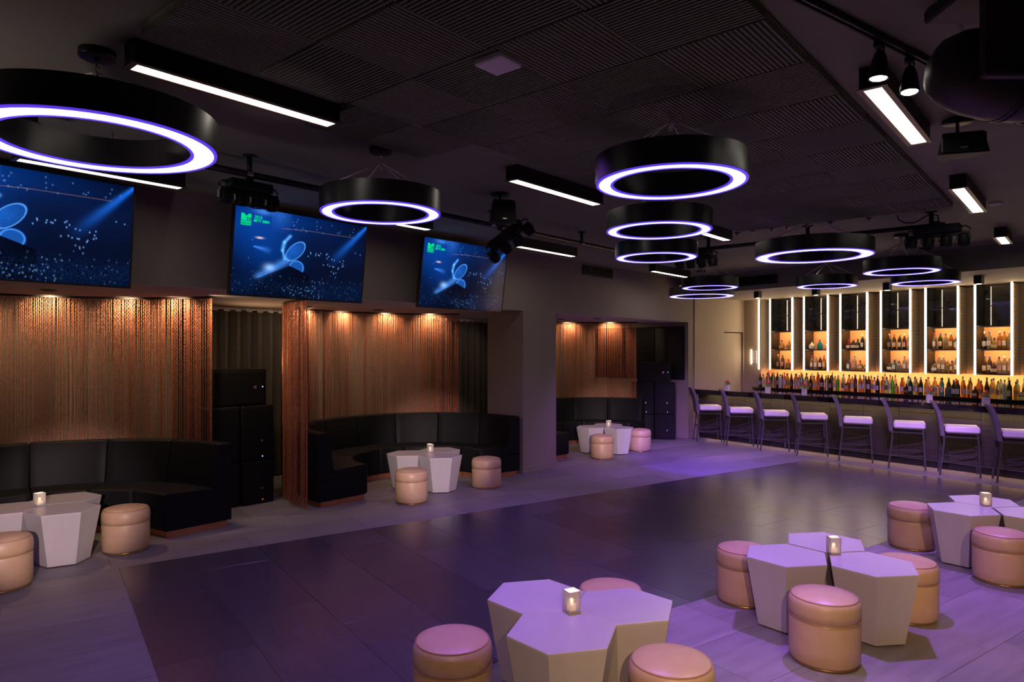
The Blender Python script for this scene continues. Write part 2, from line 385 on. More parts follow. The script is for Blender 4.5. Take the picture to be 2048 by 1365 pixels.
# ================================================================ TELEVISIONS
def screen_mesh(w, h):
    nx, ny = 288, 162
    gx, gy = np.meshgrid((np.arange(nx) + 0.5) / nx, 1 - (np.arange(ny) + 0.5) / ny)   # gy: 1 top
    X = gx * 1620; Y = (1 - gy) * 1045        # working pixels, y down
    img = np.zeros((ny, nx, 3))
    def add(mask, col): img[:] = img + mask[..., None] * np.array(col)
    def blob(cx, cy, rx, ry, col, p=1.0): add(np.exp(-(((X - cx) / rx) ** 2 + ((Y - cy) / ry) ** 2) * p), col)
    add(np.ones_like(X), (0.0005, 0.003, 0.016))
    blob(230, 170, 420, 330, (0.001, 0.045, 0.30)); blob(760, 60, 500, 170, (0.0, 0.012, 0.085)); blob(400, 560, 300, 230, (0.0, 0.018, 0.12)); blob(1300, 330, 420, 260, (0.0, 0.004, 0.030))
    def seg(x0, y0, x1, y1):
        dx, dy = x1 - x0, y1 - y0; t = np.clip(((X - x0) * dx + (Y - y0) * dy) / (dx * dx + dy * dy), 0, 1)
        return np.hypot(X - x0 - t * dx, Y - y0 - t * dy), t
    def hill(d, w): return np.exp(-(d / w) ** 2)
    nz = rng.random((ny, nx))
    # lattice of lights, upper left
    lat = ((X > 400) & (X < 640) & (Y < 260)) * (0.35 + 0.65 * nz)
    add(lat * np.exp(-(Y / 150) ** 2) * (1 - np.abs(X - 500) / 160).clip(0.1, 1), (0.03, 0.12, 0.42)); blob(300, 30, 90, 30, (0.05, 0.18, 0.5))
    # slanted beam, upper right
    d, t = seg(1625, 5, 1130, 590); add(hill(d, 16 + 45 * t) * (1 - t) ** 1.2, (0.01, 0.16, 0.85))
    # disc
    def ell(cx, cy, a, b, ang):
        c_, s_ = math.cos(ang), math.sin(ang); p = (X - cx) * c_ + (Y - cy) * s_; q = -(X - cx) * s_ + (Y - cy) * c_
        return np.hypot(p / a, q / b), p, q
    e, p, q = ell(705, 455, 150, 78, -math.radians(50))
    add((e < 1) * (0.35 + 0.3 * nz + 0.35 * np.exp(-((X - 660) / 90) ** 2 - ((Y - 430) / 90) ** 2)), (0.01, 0.11, 0.50))
    add(hill((e - 1) * 100, 5), (0.10, 0.36, 1.0))
    # crescent on its left
    for (a0, a1, b0, b1, wd) in ((630, 275, 565, 360, 16), (565, 360, 550, 460, 18), (550, 460, 580, 570, 12)):
        d, t = seg(a0, a1, b0, b1); add(hill(d, wd), (0.10, 0.38, 0.95))
    # lower half disc
    e2, p2, q2 = ell(730, 660, 85, 85, 0); cut = (Y < 680 + (X - 730) * 0.42)
    add((e2 < 1) * cut * 0.8, (0.01, 0.10, 0.45)); add(hill((e2 - 1) * 85, 7) * cut, (0.05, 0.26, 0.9))
    # lit platform
    d, t = seg(300, 810, 600, 590); add(hill(d, 42) * (0.5 + 0.5 * nz), (0.06, 0.24, 0.72)); blob(410, 690, 55, 40, (0.25, 0.45, 0.7))
    dark = (Y > 790 - (X - 330) * 0.52 + 20) & (X > 250) & (X < 900) & (Y > 640 + (X - 640).clip(0) * 0.4)
    img[dark] *= 0.22
    d, t = seg(225, 455, 430, 490); add(hill(d, 8 + 30 * t) * (1 - t), (0.05, 0.25, 0.9))
    d, t = seg(520, 195, 850, 175); add(hill(d, 2.5) * 0.8, (0.30, 0.18, 0.10))
    d, t = seg(850, 175, 1450, 175); add(hill(d, 2.5) * 0.8, (0.30, 0.18, 0.10))
    blob(280, 345, 34, 10, (1.0, 0.75, 0.5))
    # specks of light
    r2 = np.random.default_rng(3)
    pts = [(865 + r2.random() * 330, 430 + r2.random() * 70, 1) for _ in range(12)] + [(1060 + r2.random() * 310, 490 + r2.random() * 140, 1) for _ in range(14)]
    pts += [(1230 + r2.normal() * 20, 640 + r2.random() * 130, .7) for _ in range(5)] + [(860 + r2.normal() * 150, 960 + r2.normal() * 65, .5) for _ in range(38)]
    pts += [(r2.random() * 1620, 720 + r2.random() * 320, .2) for _ in range(70)] + [(650 + r2.random() * 900, 20 + r2.random() * 170, .45) for _ in range(22)]
    pts += [(1490, 380, .8), (1560, 395, .8), (200, 380, .4), (170, 600, .4)]
    for (a, b, s) in pts: add(np.exp(-(((X - a) / 4.5) ** 2 + ((Y - b) / 7.5) ** 2)) * s, (0.22, 0.46, 1.0))
    crowd = (np.exp(-((Y - 930) / 130) ** 2)) * (nz ** 4); add(crowd, (0.003, 0.025, 0.11))
    img = img.clip(0, 1)
    xs = np.linspace(-w / 2, w / 2, nx + 1); ys = np.linspace(h / 2, -h / 2, ny + 1)
    V = np.array([(x, 0, y) for y in ys for x in xs]); i = np.arange(nx * ny); r_, c_ = i // nx, i % nx
    a = r_ * (nx + 1) + c_; F = np.stack([a, a + nx + 1, a + nx + 2, a + 1], 1)
    me = bpy.data.meshes.new('screen'); me.from_pydata(V.tolist(), [], F.tolist())
    at = me.color_attributes.new('picture', 'FLOAT_COLOR', 'CORNER')
    col = np.ones((nx * ny, 4, 4)); col[:, :, :3] = img.reshape(-1, 1, 3); at.data.foreach_set('color', col.ravel())
    m = bpy.data.materials.new('lit screen'); m.use_nodes = True; N = m.node_tree.nodes; b = N['Principled BSDF']
    ca = N.new('ShaderNodeVertexColor'); ca.layer_name = 'picture'
    b.inputs['Base Color'].default_value = (0.004, 0.004, 0.006, 1); b.inputs['Roughness'].default_value = 0.12
    m.node_tree.links.new(ca.outputs[0], b.inputs['Emission Color']); b.inputs['Emission Strength'].default_value = 1.0
    m.cycles.emission_sampling = 'NONE'; me.materials.append(m); return me
def text_mesh(name, txt, size, m, shear=0.0, bold=0.0):
    c = bpy.data.curves.new('lettering', 'FONT'); c.body = txt; c.size = size; c.shear = shear; c.offset = bold
    c.align_x = 'LEFT'; c.extrude = 0.0005
    o = bpy.data.objects.new('lettering', c); COL.objects.link(o)
    me = bpy.data.meshes.new_from_object(o.evaluated_get(bpy.context.evaluated_depsgraph_get()))
    bpy.data.objects.remove(o); bpy.data.curves.remove(c); me.materials.clear(); me.materials.append(m); me.name = name
    return me
TVW, TVH = 1.60, 0.90
SCM = screen_mesh(TVW - 0.03, TVH - 0.03)
def television(yc, label):
    # faces +x, leaning out at the top
    t = thing('television', (-6.44, yc, 2.895), 0, label, 'television', 'televisions above the booths', rot=(math.radians(7.5), 0, PI / 2))
    MB().box(-TVW / 2, TVW / 2, 0.0, 0.045, -TVH / 2, TVH / 2, ch=0.004).build('casing', M_BLACK, t)
    fr = MB(); b = 0.013
    fr.box(-TVW / 2, TVW / 2, -0.006, 0.0, TVH / 2 - b, TVH / 2).box(-TVW / 2, TVW / 2, -0.006, 0.0, -TVH / 2, -TVH / 2 + b)
    fr.box(-TVW / 2, -TVW / 2 + b, -0.006, 0.0, -TVH / 2 + b, TVH / 2 - b).box(TVW / 2 - b, TVW / 2, -0.006, 0.0, -TVH / 2 + b, TVH / 2 - b)
    fr.build('bezel', M_BLACK, t)
    MB().tube([(0, 0.04, 0.1), (0, 0.22, 0.12)], 0.03, 8).box(-0.2, 0.2, 0.2, 0.23, -0.1, 0.3).build('wall_bracket', M_BLACK, t)
    put('screen', SCM, t, (0, -0.002, 0))
    # channel logo: block M with small letters, box below, and the programme title
    s = (TVW - 0.03) / 1620; ox, oz = -(TVW - 0.03) / 2, (TVH - 0.03) / 2 * 1.0
    def P(x, y): return (ox + x * s, -0.004, oz - y * s * 0.96)
    lg = MB()
    lg.add([P(*p) for p in [(62, 70), (90, 70), (117, 96), (144, 70), (172, 70), (172, 144), (62, 144)]], [tuple(range(7))])
    lg.add([P(*p) for p in [(62, 150), (172, 150), (172, 194), (62, 194)]], [(0, 1, 2, 3)])
    lg.build('channel_logo', M_GREEN, t)
    def txt(st, x, y, px, m, shear=0, dy=-0.0045, bold=0.0):
        o = put('lettering', text_mesh('lettering', st, px * s * 1.25, m, shear, bold), t, (P(x, y)[0], dy, P(x, y)[2]), rot=(PI / 2, 0, 0))
    txt('TV', 116, 141, 34, M_INK, 0.1, -0.0055, bold=0.0012); txt('LIVE HD', 66, 186, 23, M_INK, 0, -0.0055, bold=0.0004)
    txt('2016', 200, 108, 36, M_GREEN, 0.25, bold=0.0008); txt('MTV EMA', 196, 146, 34, M_GREEN, 0.25, bold=0.0008)
    return t
television(1.59, 'wall television over the booth nearest the camera, cut by the photo edge')
television(4.09, 'wall television between two ring pendants, over the gap with the speaker stack')
television(6.555, 'smallest-looking wall television, last in the row, next to the taupe pillar')

# ================================================================ CURTAINS
def bead_curtain(cx, cy, R, a0, a1, label, pitch=0.0195, ztop=SOFF):
    t = thing('bead_curtain', (cx, cy, 0), 0, label, 'bead curtain', 'copper chain curtains around the booths')
    arc = math.radians(a1 - a0) * R; n = int(arc / pitch); zs = np.arange(ztop - 0.02, 0.012, -0.0105); k = len(zs)
    V = []; F = []
    ph = rng.random(n) * 0.5
    for i in range(n):
        a = math.radians(a0) + (i + 0.5 + rng.normal() * 0.12) / n * math.radians(a1 - a0)
        # soft drape: the radius waves gently along the rail
        w = 0.018 * math.sin(a * 31) + 0.012 * math.sin(a * 73 + 1.3) + rng.normal() * 0.002
        er = np.array([math.cos(a), math.sin(a)]); et = np.array([-math.sin(a), math.cos(a)])
        alt = ((np.arange(k) + i) % 2) * 2 - 1
        rad = 0.0030 + 0.0052 * (alt > 0); off = 0.0018 * (((np.arange(k) // 2 + i) % 2) * 2 - 1)
        base = len(V)
        c0 = er * (R + w)
        for s_ in range(3):
            g = 2 * PI * s_ / 3 + (0.5 if i % 2 else 0)
            pr_ = rad * math.cos(g) + 0.0; pt = rad * math.sin(g) + off
            pts = c0[None] + er[None] * pr_[:, None] + et[None] * pt[:, None]
            V.append(np.column_stack([pts, zs]))
    V = np.concatenate(V); q = np.arange(k - 1)
    for i in range(n):
        b0 = i * 3 * k
        for s_ in range(3):
            b1, b2 = b0 + s_ * k, b0 + ((s_ + 1) % 3) * k
            F.append(np.stack([b1 + q, b1 + q + 1, b2 + q + 1, b2 + q], 1))
    F = np.concatenate(F); me = bpy.data.meshes.new('chain_strands')
    me.vertices.add(len(V)); me.vertices.foreach_set('co', V.ravel()); me.loops.add(F.size); me.loops.foreach_set('vertex_index', F.ravel().astype(np.int32))
    me.polygons.add(len(F)); me.polygons.foreach_set('loop_start', np.arange(0, F.size, 4, dtype=np.int32)); me.update(calc_edges=True); me.validate()
    me.materials.append(M_COPPER)
    tag(put('chain_strands', me, t), kind='stuff')
    rail = MB(); A = [math.radians(a0 + (a1 - a0) * i / 40) for i in range(41)]
    vs = []; fs = []
    for a in A:
        for (r, z) in ((R - 0.022, ztop - 0.022), (R + 0.022, ztop - 0.022), (R + 0.022, ztop), (R - 0.022, ztop)): vs.append((r * math.cos(a), r * math.sin(a), z))
    for i in range(40):
        for j in range(4): fs.append((i * 4 + j, i * 4 + (j + 1) % 4, i * 4 + 4 + (j + 1) % 4, i * 4 + 4 + j))
    fs += [(0, 1, 2, 3), (160, 161, 162, 163)]
    rail.add(vs, fs); rail.build('curtain_rail', M_BLACK, t)
    return t
BOOTH = [(-7.10, 1.85), (-7.08, 6.40), (-7.10, 10.95)]
bead_curtain(-7.10, 1.85, 1.9, 106.5, 205, 'copper chain curtain behind the booth nearest the camera')
bead_curtain(-7.10, 6.45, 1.88, 121, 270, 'copper chain curtain curving to a free front edge beside the speaker stack')
bead_curtain(-7.10, 10.95, 1.9, 101, 215, 'copper chain curtain behind the far booth past the pillar')
# warm downlights in the soffit just inside each curtain
CSP = [(0, a) for a in (162, 139, 121, 102, 186)] + [(1, a) for a in (206, 182, 158, 136)] + [(2, a) for a in (146, 119)]
for k, (b, a) in enumerate(CSP):
    cx, cy = ((-7.10, 1.85), (-7.10, 6.45), (-7.10, 10.95))[b]; A = math.radians(a)
    x, y = cx + 1.71 * math.cos(A), cy + 1.71 * math.sin(A)
    q = (cx + 1.90 * math.cos(A), cy + 1.90 * math.sin(A), 2.28)
    spot((x, y, SOFF - 0.03), q, 36, (1.0, 0.74, 0.46), 140, 1.0, 0.02, 'curtain_spot')
dl = thing('downlight', (-8.09, 2.20, SOFF), 0, 'round black recessed downlight in the soffit of the nearest booth', 'downlight', 'recessed booth downlights')
MB().lathe([(0.075, -0.002), (0.075, -0.008), (0.055, -0.010), (0.052, -0.003)], 24).build('trim_ring', M_BLACK, dl)
MB().lathe([(0.0, -0.001), (0.052, -0.0015)], 24).build('lens', M_LENS, dl)
dup(dl, (-8.25, 6.52, SOFF), 0, 'round black recessed downlight in the soffit of the middle booth')
dup(dl, (-7.95, 10.75, SOFF), 0, 'round black recessed downlight in the far booth soffit, beside the pillar')
dup(dl, (-7.25, 10.95, SOFF), 0, 'round black recessed downlight in the far booth soffit, nearer its front edge')

dup(dl, (-8.35, 5.35, SOFF), 0, 'round downlight in the soffit gap above the speaker stack')
# pleated drape along the back of the booths
def pleats(y0, y1, label):
    t = thing('pleated_curtain', (-9.45, y0, 0), 0, label, 'curtain')
    n = int((y1 - y0) / 0.018); cols = []
    for i in range(n + 1):
        y = i * (y1 - y0) / n; ph = y / 0.17 * 2 * PI
        cols.append((0.045 * math.sin(ph) + 0.018 * math.sin(ph * 0.37 + 1), y + 0.012 * math.sin(2 * ph)))
    zz = [0.02, 0.5, 1.2, 1.9, SOFF - 0.05]; vs = []; fs = []
    for i, (x, y) in enumerate(cols):
        for z in zz: vs.append((x * (1.15 - 0.2 * z / 2.4), y, z))
    for i in range(n):
        for j in range(4): fs.append((i * 5 + j, i * 5 + 5 + j, i * 5 + 6 + j, i * 5 + 1 + j))
    MB().add(vs, fs, 0, True).build('drape', M_PLEAT, t)
    tk = MB().box(-0.02, 0.02, 0, y1 - y0, SOFF - 0.03, SOFF - 0.001); tk.build('curtain_rail', M_TRACKW, t)
    for i in range(int((y1 - y0) / 0.17)):
        MB().box(0.02, 0.028, i * 0.17 + 0.02, i * 0.17 + 0.11, SOFF - 0.055, SOFF - 0.02).build('heading_tab', M_TRACKW, t)
    return t
pleats(4.0, 6.1, 'dark pleated drape behind the speaker stack, between the two chain curtains')
pleats(8.9, 10.6, 'dark pleated drape seen between the middle chain curtain and the pillar')

# ================================================================ SOFAS
def arc_sweep(mb, prof, R0, a0, a1, n, m=0, sm=False, gap=0.0):
    A = [math.radians(a0) + gap / R0 + (math.radians(a1 - a0) - 2 * gap / R0) * i / n for i in range(n + 1)]
    k = len(prof); vs = []; fs = []
    cr = sum(p[0] for p in prof) / k; cz = sum(p[1] for p in prof) / k
    def ring(a, sc):
        for r, z in prof:
            rr = cr + (r - cr) * sc; z2 = cz + (z - cz) * sc; vs.append((rr * math.cos(a), rr * math.sin(a), z2))
    e = 0.012 / R0
    ring(A[0], 0.955); ring(A[0] + e, 1.0)
    for a in A[1:-1]: ring(a, 1.0)
    ring(A[-1] - e, 1.0); ring(A[-1], 0.955)
    nr = len(vs) // k
    for i in range(nr - 1):
        for j in range(k): fs.append((i * k + j, i * k + (j + 1) % k, (i + 1) * k + (j + 1) % k, (i + 1) * k + j))
    fs.append(list(range(k))[::-1]); fs.append([(nr - 1) * k + j for j in range(k)])
    o = len(mb.f); mb.add(vs, fs, m, sm)
    mb.s[-1] = False; mb.s[-2] = False
    return mb
def rounded(pts, r=0.03, n=3):
    out = []; N = len(pts)
    for i in range(N):
        p0, p, p1 = Vector(pts[i - 1]), Vector(pts[i]), Vector(pts[(i + 1) % N])
        a = p + (p0 - p).normalized() * r; b = p + (p1 - p).normalized() * r
        for k in range(n + 1):
            t = k / n; out.append(tuple((a * (1 - t) + p * t) * (1 - t) + (p * (1 - t) + b * t) * t))
    return out
def sofa(c, seams, label, RO=1.80):
    s0 = RO - 1.80
    t = thing('curved_sofa', (c[0], c[1], 0), 0, label, 'sofa', 'curved booth sofas')
    seat = rounded([(1.08 + s0, 0.07), (1.62 + s0, 0.07), (1.62 + s0, 0.44), (1.08 + s0, 0.455)], 0.035)
    back = rounded([(1.56 + s0, 0.30), (1.80 + s0, 0.30), (1.80 + s0, 0.90), (1.655 + s0, 0.905)], 0.03)
    low = [(1.58 + s0, 0.07), (1.80 + s0, 0.07), (1.80 + s0, 0.34), (1.58 + s0, 0.34)]
    pl = [(1.12 + s0, 0.0), (1.76 + s0, 0.0), (1.76 + s0, 0.07), (1.12 + s0, 0.07)]
    for a, b in zip(seams, seams[1:]):
        n = max(4, int((b - a) / 3))
        arc_sweep(MB(), seat, 1.4, a, b, n, 0, True, 0.004).build('seat_cushion', M_LEATH, t)
        arc_sweep(MB(), back, 1.7, a, b, n, 0, True, 0.004).build('backrest', M_LEATH, t)
        arc_sweep(MB(), low, 1.7, a, b, n, 0, False, 0.004).build('back_panel', M_LEATH, t)
        arc_sweep(MB(), pl, 1.4, a, b, n, 0, False, 0.012).build('plinth', M_COPPL, t)
    return t
sofa((-7.10, 1.85), [91, 117.5, 142.5, 168, 193, 218, 244, 269], 'curved charcoal leather sofa in the booth nearest the camera')
sofa((-7.09, 6.385), [76.5, 102.5, 129, 155, 180, 206, 232, 270], 'curved charcoal leather sofa in the middle booth, in front of the pillar', 1.67)
sofa((-7.10, 10.95), [94, 120, 146, 171, 196, 221, 246, 269], 'curved charcoal leather sofa in the far booth, past the pillar')

# ================================================================ TABLES, CANDLES, OTTOMANS
def hexa(s, z): return [(s * math.cos(PI / 3 * i), s * math.sin(PI / 3 * i), z) for i in range(6)]
HS, HZ = 0.292, 0.48
def table(c, rz, label):
    t = thing('side_table', c, rz, label, 'side table', 'grey hexagonal tables')
    b = MB(); b.prism(hexa(0.208, 0.012), hexa(HS - 0.001, HZ - 0.014)); b.build('body', M_TABLE, t)
    tp = MB(); tp.prism(hexa(HS - 0.0005, HZ - 0.014), hexa(HS - 0.0005, HZ - 0.003))
    tp.prism(hexa(HS - 0.0005, HZ - 0.003), hexa(HS - 0.004, HZ)); tp.build('table_top', M_TABLE, t)
    for i in (0, 2, 4):
        MB().lathe([(0.012, 0.0), (0.012, 0.014)], 8, 0, (0.16 * math.cos(PI / 3 * i), 0.16 * math.sin(PI / 3 * i), 0)).build('foot', M_BLACK, t)
    return t
CL = [((-7.36, 1.98), 11, 'in the booth nearest the camera', 0.003), ((-7.06, 6.47), -12, 'in the middle booth', 0.003), ((-7.02, 10.91), -4.9, 'in the far booth', 0.003),
      ((-2.18, 3.07), 53.4, 'in the front group', 0.001), ((-1.44, 5.08), -11.5, 'in the group right of the front one', 0.014),
      ((-0.72, 7.52), -11, 'in the group at the right edge', 0.010)]
PIECE = [['the one towards the far side', 'the one against the sofa', 'the one towards the camera'],
         ['the one towards the pillar', 'the one at the back, against the sofa', 'the one on the left'],
         ['the one on the right', 'the one at the back', 'the one on the left'],
         ['the one on the right', 'the one on the left', 'the front one'],
         ['the one on the right', 'the one at the back', 'the one on the left'],
         ['the one on the right', 'the one at the back', 'the one on the left']]
# order of each trio as it looks from the camera
proto = None
def cam_xy(p):
    th = math.radians(40.6); return p[0] * math.cos(th) + p[1] * math.sin(th), -p[0] * math.sin(th) + p[1] * math.cos(th)
for ci, ((ox, oy), ang, where, gap) in enumerate(CL):
    cs = []
    for k in range(3):
        a = math.radians(ang + 120 * k); d = HS + gap
        cs.append((ox + d * math.cos(a), oy + d * math.sin(a), a))
    scr = [(cam_xy(c)[0] / cam_xy(c)[1], cam_xy(c)[1]) for c in cs]
    far = max(range(3), key=lambda i: scr[i][1]); near = min(range(3), key=lambda i: scr[i][1])
    rest = [i for i in range(3)]
    byx = sorted(range(3), key=lambda i: scr[i][0])
    names = {}
    for i in range(3):
        names[i] = {byx[0]: 'leftmost of the three', byx[1]: 'middle one of the three from left to right', byx[2]: 'rightmost of the three'}[i]
    for i, (x, y, a) in enumerate(cs):
        lab = f'tapered grey hexagonal table, {names[i]} {where}'
        if len(lab.split()) > 16: lab = f'grey hexagonal table, {names[i]} {where}'
        if len(lab.split()) > 16: lab = f'grey hexagonal table, {names[i].replace(" from left to right", "")} {where}'
        if proto is None: proto = table((x, y, 0), a, lab)
        else: dup(proto, (x, y, 0), a, lab)
# candles
def candle(c, rz, label):
    t = thing('candle_holder', c, rz, label, 'candle', 'candle holders on the tables')
    g = MB(); w = 0.036; h = 0.118; i_ = 0.031
    o_ = [(-w, -w), (w, -w), (w, w), (-w, w)]; n_ = [(-i_, -i_), (i_, -i_), (i_, i_), (-i_, i_)]
    vs = [(x, y, 0) for x, y in o_] + [(x, y, h) for x, y in o_] + [(x, y, h) for x, y in n_] + [(x, y, 0.012) for x, y in n_]
    fs = [(3, 2, 1, 0), (12, 13, 14, 15)]
    for k in range(4):
        l = (k + 1) % 4; fs += [(k, l, 4 + l, 4 + k), (4 + k, 4 + l, 8 + l, 8 + k), (8 + k, 8 + l, 12 + l, 12 + k)]
    g.add(vs, fs); g.build('glass', M_GLASS, t)
    MB().lathe([(0.024, 0.013), (0.024, 0.042), (0.0, 0.040)], 14).build('wax', M_WAX, t)
    MB().lathe([(0.0, 0.042), (0.0065, 0.052), (0.004, 0.066), (0.0, 0.078)], 8).build('flame', M_FLAME, t)
    return t
CAND = [((-7.357, 1.932), 12, 'lit candle in a frosted glass cube on the tables of the booth nearest the camera'), ((-7.076, 6.50), -20, 'lit candle in a frosted glass cube on the tables in the middle booth'),
        ((-6.93, 10.86), 0, 'lit candle in a frosted glass cube on the tables in the far booth'), ((-2.17, 3.03), 68, 'lit candle in a frosted glass cube on the front tables at the picture bottom'),
        ((-1.40, 5.09), 40, 'lit candle in a frosted glass cube on the tables beside the front group'), ((-0.775, 7.57), 30, 'lit candle in a frosted glass cube on the tables at the right edge')]
pc = None
for (x, y), a, lab in CAND:
    pc = candle((x, y, HZ), math.radians(a), lab) if pc is None else dup(pc, (x, y, HZ), math.radians(a), lab) and pc
    l = bpy.data.lights.new('candle_light', 'POINT'); l.energy = 2.6; l.color = (1, 0.68, 0.40); l.shadow_soft_size = 0.01
    o = bpy.data.objects.new('candle_light', l); COL.objects.link(o); o.location = (x, y, HZ + 0.062)
# ottomans
def ottoman(c, rz, label):
    t = thing('ottoman', c, rz, label, 'ottoman', 'tan leather ottomans')
    R = 0.205
    body = [(R - 0.012, 0.014), (R - 0.002, 0.03), (R, 0.10), (R, 0.255), (R - 0.004, 0.272), (R - 0.009, 0.278)]
    MB().lathe(body, 40).build('body', M_OTT, t)
    cush = [(R - 0.009, 0.279), (R + 0.001, 0.287), (R + 0.003, 0.32), (R + 0.001, 0.36), (R - 0.008, 0.388), (R - 0.02, 0.398)]
    top = [(R - 0.02, 0.398), (R - 0.05, 0.410), (R - 0.10, 0.419), (0.05, 0.424), (0.0, 0.425)]
    MB().lathe(cush + top[1:], 40).build('cushion', M_OTT, t)
    ring = lambda r, z, q: [(r + q * math.cos(2 * PI * k / 6), z + q * math.sin(2 * PI * k / 6)) for k in range(6)]
    MB().lathe(ring(R - 0.001, 0.279, 0.0045), 40, closed=True).build('piping', M_PIPING, t)
    MB().lathe(ring(R - 0.017, 0.396, 0.0045), 40, closed=True).build('piping', M_PIPING, t)
    MB().lathe([(R - 0.022, 0.0), (R - 0.018, 0.002), (R - 0.018, 0.014)], 40).build('base_ring', M_GOLD, t)
    return t
OTT = [((-7.04, 2.55), 'tan leather ottoman between the near booth tables and the sofa end'), ((-6.68, 1.50), 'tan leather ottoman cut by the left picture edge, near booth'),
       ((-6.55, 5.70), 'tan leather ottoman in front of the middle booth tables'), ((-6.47, 7.0), 'tan leather ottoman before the sofa end beside the pillar'),
       ((-6.66, 10.22), 'tan leather ottoman in front of the far booth tables'), ((-6.60, 11.44), 'tan leather ottoman right of the far booth tables, near the stacked speakers'),
       ((-2.55, 2.50), 'tan leather ottoman left of the front table group, cut by the lower edge'), ((-2.34, 3.69), 'tan leather ottoman half hidden behind the front table group'),
       ((-1.57, 3.02), 'tan leather ottoman right of the front table group, cut by the lower edge'), ((-2.04, 5.10), 'tan leather ottoman at the dark floor corner, left of the second table group'),
       ((-1.275, 4.44), 'tan leather ottoman in front of the second table group, seen whole'), ((-1.04, 5.55), 'tan leather ottoman behind the right table of the second group'),
       ((-1.37, 7.56), 'tan leather ottoman left of the table group at the right edge'), ((-0.60, 6.92), 'tan leather ottoman in front of the table group at the right edge'),
       ((-0.26, 7.98), 'tan leather ottoman at the right edge, only a sliver of its top showing')]
po = None
for i, ((x, y), lab) in enumerate(OTT):
    if po is None: po = ottoman((x, y, 0), 0, lab)
    else: dup(po, (x, y, 0), i * 1.3, lab)

# ================================================================ LOUDSPEAKERS
def cab(name, w, d, h, c, rz, label, cat, led=None, logo=True, ch=0.012):
    """front faces local -y; origin at the base of the front centre"""
    t = thing(name, c, rz, label, cat, 'stacked loudspeakers')
    MB().box(-w / 2, w / 2, 0.0, d, 0, h, ch=ch).build('cabinet', M_SPK, t)
    MB().box(-w / 2 + 0.025, w / 2 - 0.025, -0.008, 0.002, 0.03, h - 0.025, ch=0.006).build('grille', M_GRILL, t)
    if logo: MB().lathe([(0.0, 0), (0.014, 0.001), (0.016, 0.0)], 12, T=Matrix.Translation((w * 0.1, -0.009, h * 0.36)) @ Matrix.Rotation(PI / 2, 4, 'X')).build('badge', M_STEEL, t)
    if led is not None: MB().box(w * 0.12 - 0.005, w * 0.12 + 0.005, -0.011, -0.007, 0.045, 0.056).build('indicator_light', led, t)
    return t
R1 = PI / 2   # front towards +x
cab('subwoofer', 0.42, 0.55, 0.535, (-7.90, 4.385, 0), R1, 'black subwoofer, bottom right of the stack beside the near booth', 'loudspeaker', M_RLED)
cab('subwoofer', 0.42, 0.55, 0.68, (-7.905, 4.385, 0.537), R1, 'black subwoofer with a blue light, upper right of the stack beside the near booth', 'loudspeaker', M_BLED)
cab('subwoofer', 0.42, 0.55, 0.535, (-7.93, 3.955, 0), R1, 'black subwoofer, bottom left of the stack beside the near booth', 'loudspeaker', None, False)
cab('subwoofer', 0.42, 0.55, 0.68, (-7.93, 3.955, 0.537), R1, 'black subwoofer, upper left of the stack beside the near booth', 'loudspeaker', None, False)
def top_speaker(c, rz, label, w=0.72, h=0.45):
    t = thing('loudspeaker', c, rz, label, 'loudspeaker', 'stacked loudspeakers'); d = 0.45
    a = [(-w / 2, 0, 0), (w / 2, 0, 0), (w / 2 - 0.10, d, 0), (-w / 2 + 0.10, d, 0)]
    MB().prism(a, [(x, y, h) for x, y, z in a]).build('cabinet', M_SPK, t)
    MB().box(-w / 2 + 0.03, w / 2 - 0.03, -0.02, 0.002, 0.02, h - 0.02, ch=0.009).build('grille', M_GRILL, t)
    MB().lathe([(0.0, 0), (0.02, 0.001), (0.022, 0.0)], 12, T=Matrix.Translation((w * 0.28, -0.021, h * 0.5)) @ Matrix.Rotation(PI / 2, 4, 'X')).build('badge', M_STEEL, t)
    MB().box(w * 0.42 - 0.005, w * 0.42 + 0.005, -0.024, -0.018, h * 0.5, h * 0.5 + 0.011).build('indicator_light', M_BLED, t)
    return t
top_speaker((-7.98, 4.17, 1.219), R1, 'black wedge loudspeaker lying on top of the stack beside the near booth')
R3 = math.radians(33)
ca, sa = math.cos(R3), math.sin(R3)
b3 = Vector((-6.83, 13.33, 0))
def s3(i, back=0.0): return b3 - Vector((ca, sa, 0)) * (0.22 + 0.45 * i) + Vector((-sa, ca, 0)) * back
cab('subwoofer', 0.44, 0.30, 0.535, s3(0), R3, 'black subwoofer, bottom right of the stack by the bar wall', 'loudspeaker', None)
cab('subwoofer', 0.44, 0.50, 0.535, s3(1), R3, 'black subwoofer, bottom left of the stack by the bar wall', 'loudspeaker', None)
cab('subwoofer', 0.44, 0.30, 0.68, s3(0) + Vector((0, 0, 0.537)), R3, 'black subwoofer, upper right of the stack by the bar wall', 'loudspeaker', M_BLED)
cab('subwoofer', 0.44, 0.50, 0.68, s3(1) + Vector((0, 0, 0.537)), R3, 'black subwoofer, upper left of the stack by the bar wall', 'loudspeaker', M_BLED)
top_speaker(s3(0.52, 0.02) + Vector((0, 0, 1.219)), R3, 'black wedge loudspeaker lying on top of the stack by the bar wall', 0.70, 0.43)
# louvred dark panel on the far booth end wall
t = thing('louver_panel', (-6.80, 13.70, 1.27), 0, 'dark louvred panel on the end wall above the far speaker stack', 'panel')
MB().box(-2.3, 0.0, -0.02, -0.001, 0, 1.16).build('backing', M_SPK, t)
for i in range(26):
    MB().box(-2.28, -0.72, -0.045, -0.02, 0.03 + i * 0.043, 0.055 + i * 0.043).build('slat', M_BLACK, t)
MB().box(-0.70, -0.02, -0.035, -0.02, 0.02, 1.14, ch=0.004).build('plain_board', M_BLACK, t)

